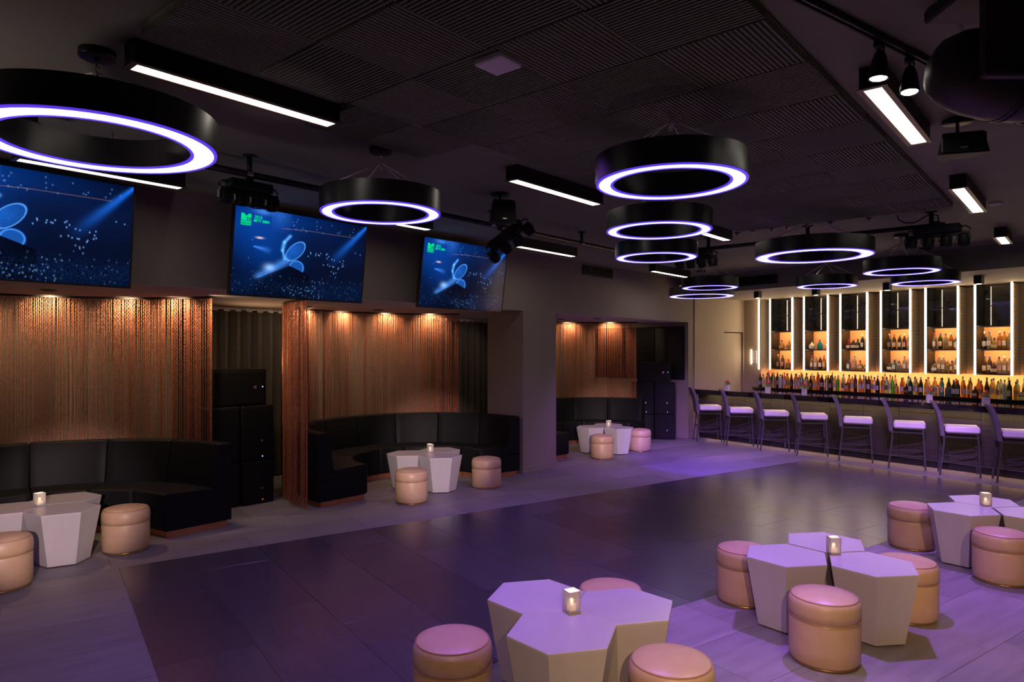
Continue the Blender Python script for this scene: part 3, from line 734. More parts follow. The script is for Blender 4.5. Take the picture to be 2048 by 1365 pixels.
# ================================================================ PENDANT RINGS
def pendant(c, zb, R, label, apex=None, rz=0.0):
    """c: ring centre on the ceiling; zb: underside of the ring"""
    t = thing('ring_pendant', (c[0], c[1], CEIL), rz, label, 'pendant lamp', 'black ring pendants with violet light')
    h = 0.155; w = R * 0.25; z0 = zb - CEIL; n = 56
    hb = MB(); P_ = [(R, z0 + 0.004), (R, z0 + h), (R - w, z0 + h), (R - w, z0 + 0.004), (R - w + 0.006, z0 + 0.004), (R - w + 0.006, z0 + h - 0.01), (R - 0.006, z0 + h - 0.01), (R - 0.006, z0 + 0.004)]
    for p_, q_ in zip(P_, P_[1:] + P_[:1]): hb.lathe([p_, q_], n, closed=None)
    hb.build('housing', M_SATIN, t)
    MB().lathe([(R - 0.022, z0 - 0.001), (R - 0.022, z0 + 0.02), (R - w + 0.022, z0 + 0.02), (R - w + 0.022, z0 - 0.001)], n, closed=True, sm=False).build('diffuser', M_RING, t)
    e = MB()
    e.lathe([(R - 0.006, z0 - 0.004), (R - 0.006, z0 + 0.012), (R - 0.022, z0 + 0.012), (R - 0.022, z0 - 0.004)], n, closed=True, sm=False)
    e.lathe([(R - w + 0.006, z0 - 0.004), (R - w + 0.006, z0 + 0.012), (R - w + 0.022, z0 + 0.012), (R - w + 0.022, z0 - 0.004)], n, closed=True, sm=False)
    e.build('glowing_edge', M_RINGV, t)
    cp = MB().lathe([(0.085, 0.0), (0.085, -0.035), (0.075, -0.04), (0.0, -0.04)], 24); cp.build('canopy', M_BLACK, t)
    hk = MB().tube([(0, 0, -0.04), (0, 0, -0.075)], 0.008, 6)
    hk.lathe([(0.014 + 0.004 * math.cos(q), 0.004 * math.sin(q)) for q in [2 * PI * k / 6 for k in range(6)]], 12, closed=True,
             T=Matrix.Translation((0, 0, -0.09)) @ Matrix.Rotation(PI / 2, 4, 'X')); hk.build('hook', M_STEEL, t)
    za = -0.108
    for k in range(4):
        a = PI / 4 + k * PI / 2; q = (math.cos(a) * (R - w / 2), math.sin(a) * (R - w / 2), z0 + h + 0.012)
        cb = MB().tube([(0, 0, za), q], 0.0040, 5).tube([(q[0] * 0.97, q[1] * 0.97, q[2] + 0.012), q], 0.0055, 5); cb.build('cable', M_CABLE, t)
        MB().lathe([(0.010, 0), (0.010, 0.018), (0.0, 0.02)], 8, 0, (q[0], q[1], q[2] - 0.014)).build('cable_clamp', M_STEEL, t)
    kn = MB()
    for k in range(6):
        a = k * 1.1; kn.tube([(0, 0, za + 0.004), (0.012 * math.cos(a), 0.012 * math.sin(a), za - 0.045 - 0.01 * (k % 3))], 0.0016, 4)
    kn.build('cable_ends', M_CABLE, t)
    return t
PEN = [((-3.85, 1.26), 2.945, 0.565, 'largest-looking black ring pendant, cut by the left picture edge', .3), ((-4.08, 3.25), 2.93, 0.45, 'black ring pendant hanging in front of the gap between second and third screens', .75),
       ((-1.99, 3.82), 2.93, 0.46, 'black ring pendant high in the middle right, the nearest of that column', .8), ((-2.86, 5.27), 2.93, 0.45, 'black ring pendant directly below the nearest one in the middle column', .5),
       ((-3.71, 6.78), 2.93, 0.45, 'black ring pendant lowest of the three overlapping middle rings', .6), ((-2.35, 7.79), 2.93, 0.60, 'wide black ring pendant hanging before the lighting pipe, toward the bar', .2),
       ((-1.94, 10.06), 2.93, 0.45, 'black ring pendant under the moving-head light bar at the right', .7), ((-1.93, 11.62), 2.90, 0.45, 'black ring pendant partly hidden behind the right-hand one, at the bar soffit', .4),
       ((-3.28, 11.55), 2.93, 0.45, 'black ring pendant below the wide one, before the bar back wall', .7), ((-4.81, 10.58), 2.93, 0.45, 'black ring pendant, upper one of the two overlapping far left rings', .75),
       ((-5.68, 12.13), 2.93, 0.60, 'black ring pendant, lower one of the two overlapping far left rings', .4)]
for c, zb, R, lab, rz in PEN: pendant(c, zb, R, lab, rz=rz)

# ================================================================ LINEAR LAMPS
def linear(x, y0, y1, label):
    t = thing('linear_lamp', (x, (y0 + y1) / 2, CEIL), 0, label, 'ceiling lamp', 'linear ceiling lamps')
    L = (y1 - y0) / 2; w = 0.062; zb = -0.118
    MB().box(-w, w, -L, L, zb, -0.001).build('housing', M_BLACK, t)
    fr = MB(); fr.box(-w - 0.012, -w + 0.018, -L - 0.012, L + 0.012, zb - 0.006, zb).box(w - 0.018, w + 0.012, -L - 0.012, L + 0.012, zb - 0.006, zb)
    fr.box(-w + 0.018, w - 0.018, -L - 0.012, -L + 0.02, zb - 0.006, zb).box(-w + 0.018, w - 0.018, L - 0.02, L + 0.012, zb - 0.006, zb); fr.build('trim_frame', M_TRIM, t)
    MB().box(-w + 0.018, w - 0.018, -L + 0.02, L - 0.02, zb - 0.003, zb).build('diffuser', M_LAMP, t)
    return t
LIN = [(-5.0, 0.1, 1.29, 'white-lit box lamp glimpsed through the opening of the largest ring pendant'), (-3.60, 1.32, 2.50, 'long white-lit black box lamp beside the ribbed foam corner, nearest the camera'), (-5.99, 1.42, 2.62, 'white-lit box lamp low over the screen nearest the camera, under the large ring'),
       (-3.64, 4.24, 5.51, 'white-lit black box lamp in the middle of the picture, left of the stacked rings'), (-5.90, 7.0, 8.30, 'white-lit box lamp above the pillar, near the wall with the air grille'),
       (-5.87, 4.15, 5.38, 'white-lit box lamp over the third screen, mostly hidden by a ring pendant'), (-3.56, 7.10, 8.36, 'white-lit box lamp behind the middle column of rings, at the foam edge'),
       (-5.93, 10.7, 12.06, 'white-lit box lamp close to the wall beside the two far left rings'), (-0.91, 4.0, 5.29, 'broad white-lit box lamp below the two track spotlights'),
       (-0.91, 6.95, 8.31, 'white-lit box lamp under the hanging speaker at the right'), (-0.905, 10.27, 11.0, 'smallest white-lit box lamp at the far right, near the bar soffit'),
       (-3.42, 10.15, 11.12, 'white-lit box lamp glimpsed under the wide ring pendant')]
for l in LIN: linear(*l)

# ================================================================ LIGHTING PIPES AND MOVING HEADS
t = thing('lighting_pipe', (-3.1, 8.67, 3.27), 0, 'black lighting pipe crossing the ceiling in front of the bar', 'pipe', 'ceiling lighting pipes')
MB().tube([(-1.9, 0, 0), (1.85, 0, 0)], 0.026, 12).build('pipe', M_BLACK, t)
for x in (-0.86, 0.42, 1.72):
    MB().tube([(x, 0, 0), (x, 0, CEIL - 3.27 - 0.002)], 0.024, 10).lathe([(0.06, CEIL - 3.27 - 0.012), (0.06, CEIL - 3.27 - 0.001)], 16, 0, (x, 0, 0)).build('drop_pipe', M_BLACK, t)
MB().tube([(1.4, -0.05, 0.148), (1.41, -0.05, 0.10), (1.47, -0.03, 0.06), (1.56, -0.01, 0.05), (1.63, 0, 0.09), (1.70, 0, 0.13), (1.78, 0, 0.11), (1.79, 0, 0.02)], 0.007, 6).build('power_cord', M_BLACK, t)
t = thing('lighting_pipe', (-5.0, 4.6, 3.27), 0, 'dark lighting pipe running along the ceiling above the screens', 'pipe', 'ceiling lighting pipes')
MB().tube([(0, -2.6, 0), (0, 3.4, 0)], 0.026, 12).build('pipe', M_BLACK, t)
for y in (-1.9, -0.8, 0.9, 2.6):
    MB().tube([(0, y, 0), (0, y, CEIL - 3.27 - 0.002)], 0.02, 10).lathe([(0.05, CEIL - 3.27 - 0.012), (0.05, CEIL - 3.27 - 0.001)], 16, 0, (0, y, 0)).build('drop_pipe', M_BLACK, t)
    MB().lathe([(0.036, -0.02), (0.036, 0.02)], 12, 0, (0, y, 0), T=None).build('clamp', M_STEEL, t)
def head_bar(c, rot, label, tilts, wid=0.72, sc=0.8, up=0.075):
    t = thing('moving_light_bar', c, 0, label, 'stage light', 'four-headed moving light bars', rot=rot); t.scale = (sc, sc, sc)
    MB().box(-wid / 2 + 0.1, wid / 2 - 0.1, -0.09, 0.09, -0.13, -0.02, ch=0.012).build('base_box', M_SPK, t)
    MB().box(-wid / 2, wid / 2, -0.03, 0.03, -0.19, -0.13, ch=0.008).build('carrier', M_BLACK, t)
    MB().tube([(0, 0, -0.02), (0, 0, up - 0.02)], 0.018, 8).box(-0.04, 0.04, -0.03, 0.03, up - 0.045, up, ch=0.006).build('clamp', M_BLACK, t)
    for sx in (-1, 1):
        MB().tube([(sx * (wid / 2 - 0.02), 0, -0.15), (sx * (wid / 2 + 0.01), 0, -0.10), (sx * (wid / 2 - 0.04), 0, -0.06), (sx * (wid / 2 - 0.10), 0, -0.06)], 0.012, 8).build('handle', M_BLACK, t)
    for k in range(4):
        x = -wid / 2 + 0.07 + k * (wid - 0.14) / 3
        T = Matrix.Translation((x, 0, -0.235)) @ Matrix.Rotation(tilts[k], 4, 'X')
        hd = MB().lathe([(0.0, 0.085), (0.045, 0.083), (0.062, 0.06), (0.070, 0.0), (0.074, -0.07), (0.068, -0.078), (0.060, -0.078)], 20, T=T)
        h = hd.build('lamp_head', M_SPK, t)
        MB().lathe([(0.0, -0.0785), (0.058, -0.0785)], 20, T=T).build('lens', M_LENS, h)
        MB().box(x - 0.085, x - 0.073, -0.03, 0.03, -0.26, -0.17, ch=0.003).build('yoke', M_BLACK, t); MB().box(x + 0.073, x + 0.085, -0.03, 0.03, -0.26, -0.17, ch=0.003).build('yoke', M_BLACK, t)
    return t
head_bar((-5.0, 2.70, 3.225), (0, 0, PI / 2), 'four-headed moving light bar above the second screen', (0.25, 0.1, 0.05, -0.1), 0.72, 0.66, 0.03)
head_bar((-4.9, 5.55, 3.20), (0, math.radians(-38), math.radians(40)), 'tilted four-headed moving light bar in front of the third screen', (0.7, 0.5, 0.3, 0.2), 0.80, 0.72)
head_bar((-1.31, 8.555, 3.262), (0, 0, 0), 'four-headed moving light bar on the right end of the ceiling pipe', (-0.2, 0.1, 0.15, 0.5), 0.76, 0.78, 0.04)
head_bar((-4.08, 8.555, 3.262), (0, 0, 0), 'four-headed moving light bar behind the stacked middle rings', (0.2, 0.3, 0.5, 0.2), 0.74, 0.78, 0.04)

def hang_speaker(c, rz, label, drop=0.2, w=0.42, h=0.22):
    t = thing('ceiling_speaker', (c[0], c[1], CEIL), rz, label, 'loudspeaker', 'ceiling speakers')
    a = [(-w / 2, -0.11, -drop - h), (w / 2, -0.11, -drop - h), (w / 2 - 0.05, 0.12, -drop - h + 0.02), (-w / 2 + 0.05, 0.12, -drop - h + 0.02)]
    b = [(-w / 2 + 0.03, -0.10, -drop), (w / 2 - 0.03, -0.10, -drop), (w / 2 - 0.08, 0.12, -drop + 0.01), (-w / 2 + 0.08, 0.12, -drop + 0.01)]
    MB().prism(a, b).build('cabinet', M_SPK, t)
    MB().box(-w / 2 + 0.02, w / 2 - 0.02, -0.125, -0.108, -drop - h + 0.01, -drop - 0.012, ch=0.006).build('grille', M_GRILL, t)
    MB().box(-0.02, 0.02, -0.128, -0.124, -drop - h + 0.03, -drop - h + 0.04).build('badge', M_STEEL, t)
    MB().tube([(0, 0.02, -drop), (0, 0.02, -0.02)], 0.010, 8).lathe([(0.09, -0.02), (0.09, -0.001)], 20, 0, (0, 0.02, 0)).build('mount', M_BLACK, t)
    return t
hang_speaker((-0.69, 5.30), math.radians(22), 'black speaker hanging from the ceiling between two box lamps', 0.115, 0.29, 0.14)
hang_speaker((-4.37, 4.93), math.radians(60), 'black speaker hanging above the tilted light bar', 0.08, 0.26)

# track with two spotlights
t = thing('light_track', (-0.8, 3.6, CEIL), math.atan2(1.313, 0.348) - PI / 2, 'black ceiling light track in the upper right corner', 'light track')
MB().box(-0.018, -0.008, -1.1, 0.78, -0.034, -0.001).box(0.008, 0.018, -1.1, 0.78, -0.034, -0.001).box(-0.018, 0.018, -1.1, 0.78, -0.012, -0.001).build('track', M_BLACK, t)
def track_head(c, aim, label):
    d = (Vector(aim) - Vector((c[0], c[1], CEIL - 0.15))).normalized()
    t = thing('track_spotlight', (c[0], c[1], CEIL - 0.034), 0, label, 'spotlight', 'track spotlights'); t.scale = (0.85, 0.85, 0.95)
    MB().box(-0.02, 0.02, -0.05, 0.05, -0.03, 0.0, ch=0.004).tube([(0, 0, -0.03), (0, 0, -0.075)], 0.008, 8).build('adapter', M_BLACK, t)
    T = Matrix.Translation((0, 0, -0.115)) @ (-d).to_track_quat('Z', 'Y').to_matrix().to_4x4()
    MB().lathe([(0.0, 0.075), (0.025, 0.072), (0.038, 0.04), (0.050, -0.02), (0.054, -0.065), (0.050, -0.068), (0.046, -0.06)], 20, T=T).build('shade', M_BLACK, t)
    MB().lathe([(0.0, -0.0625), (0.045, -0.0625)], 20, T=T).build('lens', M_SPOTL, t)
    p = Vector((c[0], c[1], CEIL - 0.149)) + d * 0.08
    spot(p, aim, 60, WHT, 50, 0.6, 0.03, 'track_spot')
track_head((-0.80, 3.66), (-0.95, 3.45, 0), 'left one of two lit track spotlights, upper right')
track_head((-0.725, 3.96), (-0.70, 3.55, 0), 'right one of two lit track spotlights, upper right')

# white square box on the foam
t = thing('access_point', (-2.30, 2.575, CEIL - 0.05), 0, 'white square wireless box on the ribbed foam ceiling', 'wireless box')
MB().box(-0.088, 0.088, -0.088, 0.088, -0.034, 0.0, ch=0.008).build('casing', mat('warm white casing', (0.95, 0.93, 0.86), (0.92, 0.9, 0.83), 0.5), t)
for k in range(5): MB().box(-0.0885, -0.0875, -0.055 + k * 0.012, -0.049 + k * 0.012, -0.026, -0.012).build('vent_slot', M_BLACK, t)

# dark moving-head fixture at the right picture edge
t = thing('stage_projector', (-0.345, 3.525, CEIL), math.radians(40.6), 'large dark moulded projector hanging at the right picture edge', 'stage light')
T = Matrix.Translation((0.02, 0, -0.345)) @ Matrix.Rotation(math.radians(98), 4, 'Y')
MB().lathe([(0.0, -0.27), (0.06, -0.265), (0.115, -0.235), (0.155, -0.17), (0.178, -0.08), (0.185, 0.02), (0.18, 0.14), (0.16, 0.26), (0.13, 0.34), (0.0, 0.35)], 32, T=T).build('casing', M_PROJ, t)
for z in (0.05, 0.075, 0.20, 0.225): MB().lathe([(0.178, z - 0.008), (0.188, z - 0.005), (0.188, z + 0.005), (0.178, z + 0.008)], 32, closed=True, T=T).build('cooling_rib', M_BLACK, t)
MB().box(-0.20, 0.16, -0.27, -0.215, -0.455, -0.05, ch=0.01).build('yoke_arm', M_PROJ, t)
for k in range(9): MB().lathe([(0.0, 0.0), (0.006, 0.0)], 8, T=Matrix.Translation((-0.165 + 0.035 * k, -0.2715, -0.425 + 0.004 * k)) @ Matrix.Rotation(PI / 2, 4, 'X')).build('vent_hole', M_BLACK, t)
MB().box(-0.19, 0.30, -0.27, 0.16, -0.06, -0.001, ch=0.01).build('base_box', M_PROJ, t)
t = thing('stage_light', (0.02, 4.55, CEIL), math.radians(40), 'dark stage lamp in a yoke, half cut off below the projector at the right edge', 'stage light')
MB().tube([(0, 0, 0), (0, 0, -0.08)], 0.015, 8).tube([(-0.12, 0, -0.26), (-0.12, 0, -0.09), (0.12, 0, -0.09), (0.12, 0, -0.26)], 0.010, 6).build('yoke', M_BLACK, t)
MB().lathe([(0.0, 0.12), (0.06, 0.11), (0.085, 0.04), (0.09, -0.10), (0.105, -0.16), (0.10, -0.165), (0.08, -0.11), (0.0, -0.10)], 24, T=Matrix.Translation((0, 0, -0.26)) @ Matrix.Rotation(math.radians(-25), 4, 'X')).build('lamp_can', M_BLACK, t)
t = thing('ceiling_hatch', (-0.36, 3.62, CEIL), 0, 'square ceiling access hatch in the upper right corner', 'hatch')
MB().box(-0.12, 0.12, -0.24, 0.24, -0.006, -0.0005).build('panel', M_CEIL, t)
MB().box(-0.13, -0.118, -0.25, 0.25, -0.012, -0.0005).box(-0.13, 0.12, 0.238, 0.25, -0.012, -0.0005).build('frame', M_BLACK, t)
for (x, y) in ((-0.09, 0.05), (-0.09, 0.09), (0.0, 0.21)): MB().lathe([(0.008, 0), (0.008, -0.018), (0, -0.02)], 8, 0, (x, y, -0.006)).build('latch', M_BLACK, t)
# small ceiling fittings
jk = thing('ceiling_socket', (-3.517, 8.567, CEIL), 0, 'small dark socket on the ceiling, first from the left behind the foam edge', 'ceiling socket', 'row of ceiling sockets')
MB().lathe([(0.035, 0.0), (0.035, -0.008), (0.0, -0.01)], 14).build('plate', M_BLACK, jk)
MB().lathe([(0.014, -0.008), (0.018, -0.035), (0.0, -0.04)], 10).build('plug', M_STEEL, jk)
for i, (x, y) in enumerate([(-3.301, 8.512), (-3.068, 8.527), (-2.879, 8.509), (-2.39, 8.546), (-1.979, 8.579)]):
    dup(jk, (x, y, CEIL), i, f'small dark socket on the ceiling, {ORD[i + 1]} from the left behind the foam edge')
t = thing('smoke_detector', (-0.79, 8.55, CEIL), 0, 'pale round disc on the ceiling beside the lamp at the right', 'detector')
MB().lathe([(0.06, 0.0), (0.06, -0.012), (0.045, -0.02), (0.0, -0.02)], 20).build('cover', M_WHITE, t)
MB().lathe([(0.02, -0.02), (0.018, -0.028), (0, -0.028)], 12).build('sensor', M_WHITE, t)
def grille(loc, rz, L, h, label):
    t = thing('air_vent', loc, rz, label, 'air vent')
    MB().box(-L / 2, L / 2, -0.004, -0.001, 0, h).build('backing', M_SPK, t)
    MB().box(-L / 2, L / 2, -0.022, -0.004, 0, 0.014).box(-L / 2, L / 2, -0.022, -0.004, h - 0.014, h).box(-L / 2, -L / 2 + 0.014, -0.022, -0.004, 0.014, h - 0.014).box(L / 2 - 0.014, L / 2, -0.022, -0.004, 0.014, h - 0.014).build('frame', M_BLACK, t)
    for k in range(8):
        MB().box(-L / 2 + 0.014, L / 2 - 0.014, -0.018, -0.008, 0.02 + k * (h - 0.04) / 8, 0.027 + k * (h - 0.04) / 8).build('fin', M_BLACK, t)
    for k in range(4): MB().box(-L / 2 + (k + 0.9) * L / 5, -L / 2 + (k + 0.9) * L / 5 + 0.012, -0.02, -0.006, 0.014, h - 0.014).build('mullion', M_BLACK, t)
    return t
grille((WALLX, 10.17, 3.21), PI / 2, 0.93, 0.17, 'dark air vent high on the taupe wall right of the third screen')
grille(W(-8.05, 11.188, 3.15), -PHI, 0.90, 0.17, 'dark air vent in the bar soffit face behind the far rings')

# ================================================================ BAR
bar = thing('bar_counter', W(0, 0, 0), -PHI, 'long dark bar counter with a polished black top', 'bar counter')
U0, U1 = -10.045, -1.0
MB().box(U0, U1, 11.60, 12.23, 0.97, 1.07, ch=0.004).build('counter_top', M_COUNT, bar)
MB().box(U0, U1, 11.915, 12.15, 0.115, 0.97).build('bar_front', M_BGROUT, bar)
MB().box(U0, U1, 11.925, 12.15, 0.0, 0.115).build('kick_plate', M_BLACK, bar)
MB().box(U0, U1, 11.898, 11.915, 0.112, 0.120).build('kick_trim', M_STEEL, bar)
tm = {}
def btile(u0, u1, z0, z1, m):
    k = (round(u1 - u0, 3), round(z1 - z0, 3), m.name)
    if k not in tm: tm[k] = MB().box(0, k[0] - 0.006, -0.016, 0.0, 0, k[1] - 0.006, ch=0.0015).mesh('tile', m)
    put('tile', tm[k], bar, (u0 + 0.003, 11.915, z0 + 0.003))
u = U0; c = 0
while u < U1 - 0.1:
    w = min(0.61, U1 - u)
    hs = [[0.122, 0.42, 0.575, 0.74, 0.955], [0.122, 0.28, 0.575, 0.88, 0.955], [0.122, 0.42, 0.72, 0.83, 0.955]][c % 3]
    for r in range(4): btile(u, u + w, hs[r], hs[r + 1], (M_BTILE_V, M_BTILE_H)[(r + c) % 2])
    u += 0.61; c += 1
area(W(-5.5, 11.80, 0.955), (0, 0, -PHI), 8.6, 0.05, 16, (1.0, 0.72, 0.42), 'bar_under_light')
area(W(-5.5, 11.86, 0.10), (math.radians(-35), 0, -PHI), 8.6, 0.03, 5, (1.0, 0.55, 0.25), 'kick_light')
back = thing('back_counter', W(0, 0, 0), -PHI, 'dark back counter below the bottle shelves', 'counter')
MB().box(-9.60, U1, 13.18, 13.84, 1.03, 1.09, ch=0.003).build('counter_top', M_COUNT, back)
MB().box(-9.60, U1, 13.22, 13.84, 0.0, 1.03).build('cabinet', M_CAB, back)
for k in range(10): MB().box(-9.58 + k * 0.86, -8.75 + k * 0.86, 13.205, 13.22, 0.1, 1.01, ch=0.003).build('door', M_CAB, back)
# shelf cabinets between the light strips
SU = [(-9.351, -8.797), (-8.522, -7.98), (-7.709, -7.16), (-6.889, -6.343), (-6.072, -5.529), (-5.259, -4.705), (-4.44, -3.89)]
VB, VF, ZB, ZT = 13.85, 13.50, 1.48, BSOF
NAMES = ['leftmost', 'second from the left', 'third from the left', 'fourth from the left', 'fifth from the left', 'sixth from the left', 'at the right picture edge']
def strip(u, v, parent):
    MB().box(u - 0.014, u + 0.014, v - 0.03, v - 0.006, ZB - 0.005, ZT - 0.01, ch=0.004).build('light_strip', M_LEDW, parent)
for k, (a, b) in enumerate(SU):
    t = thing('bottle_cabinet', W(0, 0, 0), -PHI, f'lit bottle cabinet behind the bar, {NAMES[k]}', 'cabinet', 'lit bottle cabinets behind the bar')
    MB().box(a - 0.012, a + 0.012, VF, VB - 0.002, ZB, ZT - 0.005).build('side_panel', M_CAB, t)
    MB().box(b - 0.012, b + 0.012, VF, VB - 0.002, ZB, ZT - 0.005).build('side_panel', M_CAB, t)
    MB().box(a, b, VB - 0.022, VB - 0.002, ZB, 2.33).build('back_panel', M_AMBER, t)
    for z in (ZB, 1.905, 2.315): MB().box(a + 0.012, b - 0.012, VF + 0.02, VB - 0.022, z, z + 0.025).build('shelf', M_CAB, t)
    for z0, z1 in ((2.345, 2.69), (2.70, ZT - 0.02)):
        MB().box(a + 0.022, b - 0.014, VB - 0.05, VB - 0.03, z0, z1, ch=0.003).build('mirror_pane', M_MIRR, t)
    MB().box(a + 0.012, a + 0.02, VF + 0.10, VB - 0.05, 2.345, ZT - 0.02).build('mirror_pane', M_MIRR, t)
    strip(a, VF, t); strip(b, VF, t)
    for z in (1.895, 2.305):
        area(W((a + b) / 2, VF + 0.06, z), (math.radians(58), 0, -PHI), b - a - 0.08, 0.03, 3.2, AMB, 'shelf_light')
t = thing('light_strip', W(0, 0, 0), -PHI, 'vertical light strip at the left end of the bottle wall, beside the notice', 'light strip')
MB().box(-9.625, -9.597, VF - 0.07, VF - 0.045, ZB - 0.005, ZT - 0.01, ch=0.004).build('diffuser', M_LEDW, t)
MB().box(-9.618, -9.604, VF - 0.046, VF - 0.001, ZB - 0.005, ZT - 0.01).build('channel', M_STEEL, t)
area(W(-6.6, 13.53, 1.465), (math.radians(50), 0, -PHI), 5.8, 0.04, 46, AMB, 'under_cabinet_light')
# ribbed cladding between the cabinets and on their outer sides
sl = MB(); nS = 62
def ribs_u(u0, u1, v):
    for i in range(nS):
        z = ZB + (ZT - ZB - 0.02) * i / nS; p = (ZT - ZB - 0.02) / nS
        sl.box(u0, u1, v - 0.018, v, z, z + p * 0.55)
ed = [-9.59] + [x for ab in SU for x in ab]
for k in range(0, len(ed) - 1, 2): ribs_u(ed[k] + 0.02, ed[k + 1] - 0.02, VB - 0.06)
for (a, b) in SU:
    for i in range(nS):
        z = ZB + (ZT - ZB - 0.02) * i / nS; p = (ZT - ZB - 0.02) / nS
        sl.box(b + 0.012, b + 0.026, VF + 0.01, VB - 0.07, z, z + p * 0.55)
bk = MB()
for k in range(0, len(ed) - 1, 2): bk.box(ed[k] + 0.015, ed[k + 1] - 0.015, VB - 0.06, VB - 0.002, ZB, ZT - 0.01)
bk.build('cladding_board', mat('dark brown board', (0.10, 0.065, 0.04), rough=0.7), wb, (0, 0, 0)); tag(sl.build('cladding_slats', M_SLAT, wb), kind='stuff')
# small cylinder/box downlights on the soffit
dlb = thing('soffit_downlight', W(-8.335, 11.62, BSOF), -PHI, 'black box downlight on the bar soffit, first from the left', 'downlight', 'box downlights on the bar soffit')
MB().box(-0.055, 0.055, -0.055, 0.055, -0.13, -0.001, ch=0.004).build('housing', M_BLACK, dlb)
MB().lathe([(0.0, -0.131), (0.035, -0.132)], 16).build('lens', M_SPOTL, dlb)
for i, (u, v) in enumerate([(-7.277, 11.9), (-5.996, 11.95), (-4.626, 12.0)]): dup(dlb, W(u, v, BSOF), -PHI, f'black box downlight on the bar soffit, {ORD[i + 1]} from the left')
for (u, v) in [(-8.335, 11.62), (-7.277, 11.9), (-5.996, 11.95), (-4.626, 12.0)]: spot(W(u, v, BSOF - 0.15), W(u, v - 0.05, 0), 26, WRM, 80, 0.7, 0.03, 'soffit_spot')
# framed notice on the pier
t = thing('wall_notice', W(-9.765, 13.50, 1.76), -PHI, 'small lit framed notice on the pier beside the bottle wall', 'notice')
MB().box(-0.075, 0.075, -0.02, -0.001, -0.16, 0.16, ch=0.003).build('frame', M_STEEL, t)
MB().box(-0.062, 0.066, -0.022, -0.019, -0.145, 0.145).build('sheet', M_PAPER, t)
MB().box(-0.086, -0.066, -0.035, -0.005, -0.165, 0.165, ch=0.004).build('edge_light', M_LEDW, t)
pr_ = MB()
for (x, z) in ((0.03, 0.09), (0.035, 0.03), (0.03, 0.0), (0.028, -0.08), (0.03, -0.11)): pr_.box(x - 0.012, x + 0.014, -0.0235, -0.022, z - 0.012, z + 0.01)
pr_.build('print', M_PRINT, t)

# ---------------------------------------------------------------- bottles
PROF = {
 'tall': [(0.036, 0), (0.038, 0.006), (0.038, 0.19), (0.034, 0.215), (0.018, 0.245), (0.014, 0.26), (0.014, 0.30)],
 'wine': [(0.037, 0), (0.038, 0.006), (0.038, 0.18), (0.030, 0.215), (0.017, 0.24), (0.0145, 0.30)],
 'squat': [(0.050, 0), (0.053, 0.008), (0.055, 0.07), (0.048, 0.12), (0.024, 0.155), (0.015, 0.17), (0.015, 0.205)],
 'square': [(0.045, 0), (0.047, 0.005), (0.047, 0.15), (0.040, 0.165), (0.016, 0.18), (0.016, 0.215)],
 'round': [(0.040, 0), (0.060, 0.03), (0.064, 0.065), (0.052, 0.105), (0.024, 0.13), (0.014, 0.145), (0.014, 0.20)],
 'slim': [(0.029, 0), (0.030, 0.006), (0.030, 0.22), (0.020, 0.25), (0.012, 0.27), (0.012, 0.325)],
}
BM = {}
for k, p in PROF.items():
    n = 4 if k == 'square' else 14
    rot = Matrix.Rotation(PI / 4, 4, 'Z')
    body = MB().lathe(p, n, sm=(k != 'square'), T=rot).mesh('bottle', [M_BLACK])
    zt = p[-1][1]; r = p[-1][0]
    cap = MB().lathe([(r + 0.001, zt - 0.03), (r + 0.0015, zt + 0.006), (r - 0.002, zt + 0.010), (0, zt + 0.010)], 10).mesh('cap', [M_BLACK])
    rb = max(q[0] for q in p) + 0.0008; sh = {'tall': (0.06, 0.15), 'wine': (0.05, 0.14), 'squat': (0.03, 0.085), 'square': (0.04, 0.12), 'round': (0.045, 0.085), 'slim': (0.07, 0.17)}[k]
    lb = MB()
    if k == 'square':
        h_ = rb / math.sqrt(2); lb.box(-h_ * 0.8, h_ * 0.8, -h_ - 0.0015, -h_ + 0.001, *sh)
    else:
        vs = []; fs = []; N = 9
        for i in range(N):
            a = -PI / 2 - 1.15 + 2.3 * i / (N - 1)
            for z in sh: vs.append((rb * math.cos(a), rb * math.sin(a), z))
        for i in range(N - 1): fs.append((2 * i, 2 * i + 2, 2 * i + 3, 2 * i + 1))
        lb.add(vs, fs, 0, True)
    BM[k] = (body, cap, lb.mesh('label', [M_BLACK]), zt)
def bmat(n, c, tr=0.8): return mat(n, c, c, 0.08, trans=tr, ior=1.33, spec=0.6)
GL = {'clear': bmat('clear bottle glass', (0.86, 0.84, 0.80), 0.9), 'amber': bmat('amber spirit', (0.72, 0.30, 0.06)), 'dark brown': bmat('dark brown bottle', (0.09, 0.035, 0.015), 0.5),
      'dark green': bmat('dark green bottle', (0.02, 0.06, 0.02), 0.5), 'bright green': bmat('bright green liqueur', (0.10, 0.62, 0.03), 0.6), 'red': bmat('red liqueur', (0.50, 0.03, 0.02)), 'golden': bmat('golden spirit', (0.85, 0.55, 0.10)),
      'blue': bmat('pale blue bottle', (0.25, 0.60, 0.80)), 'black': mat('black bottle', (0.012, 0.010, 0.010), rough=0.1), 'teal': bmat('teal bottle', (0.02, 0.42, 0.42), 0.5), 'yellow': bmat('yellow liqueur', (0.85, 0.75, 0.10)), 'white': mat('white bottle', (0.75, 0.72, 0.68), rough=0.3)}
CAPS = {'black': mat('black cap', (0.02, 0.02, 0.02), rough=0.4), 'red': mat('red cap', (0.45, 0.02, 0.02), rough=0.4), 'white': mat('white cap', (0.7, 0.68, 0.65), rough=0.4), 'gold': mat('gold cap', (0.65, 0.45, 0.15), rough=0.35, metal=0.8), 'blue': mat('blue cap', (0.04, 0.08, 0.35), rough=0.4), 'silver': mat('silver cap', (0.6, 0.6, 0.6), rough=0.3, metal=0.9)}
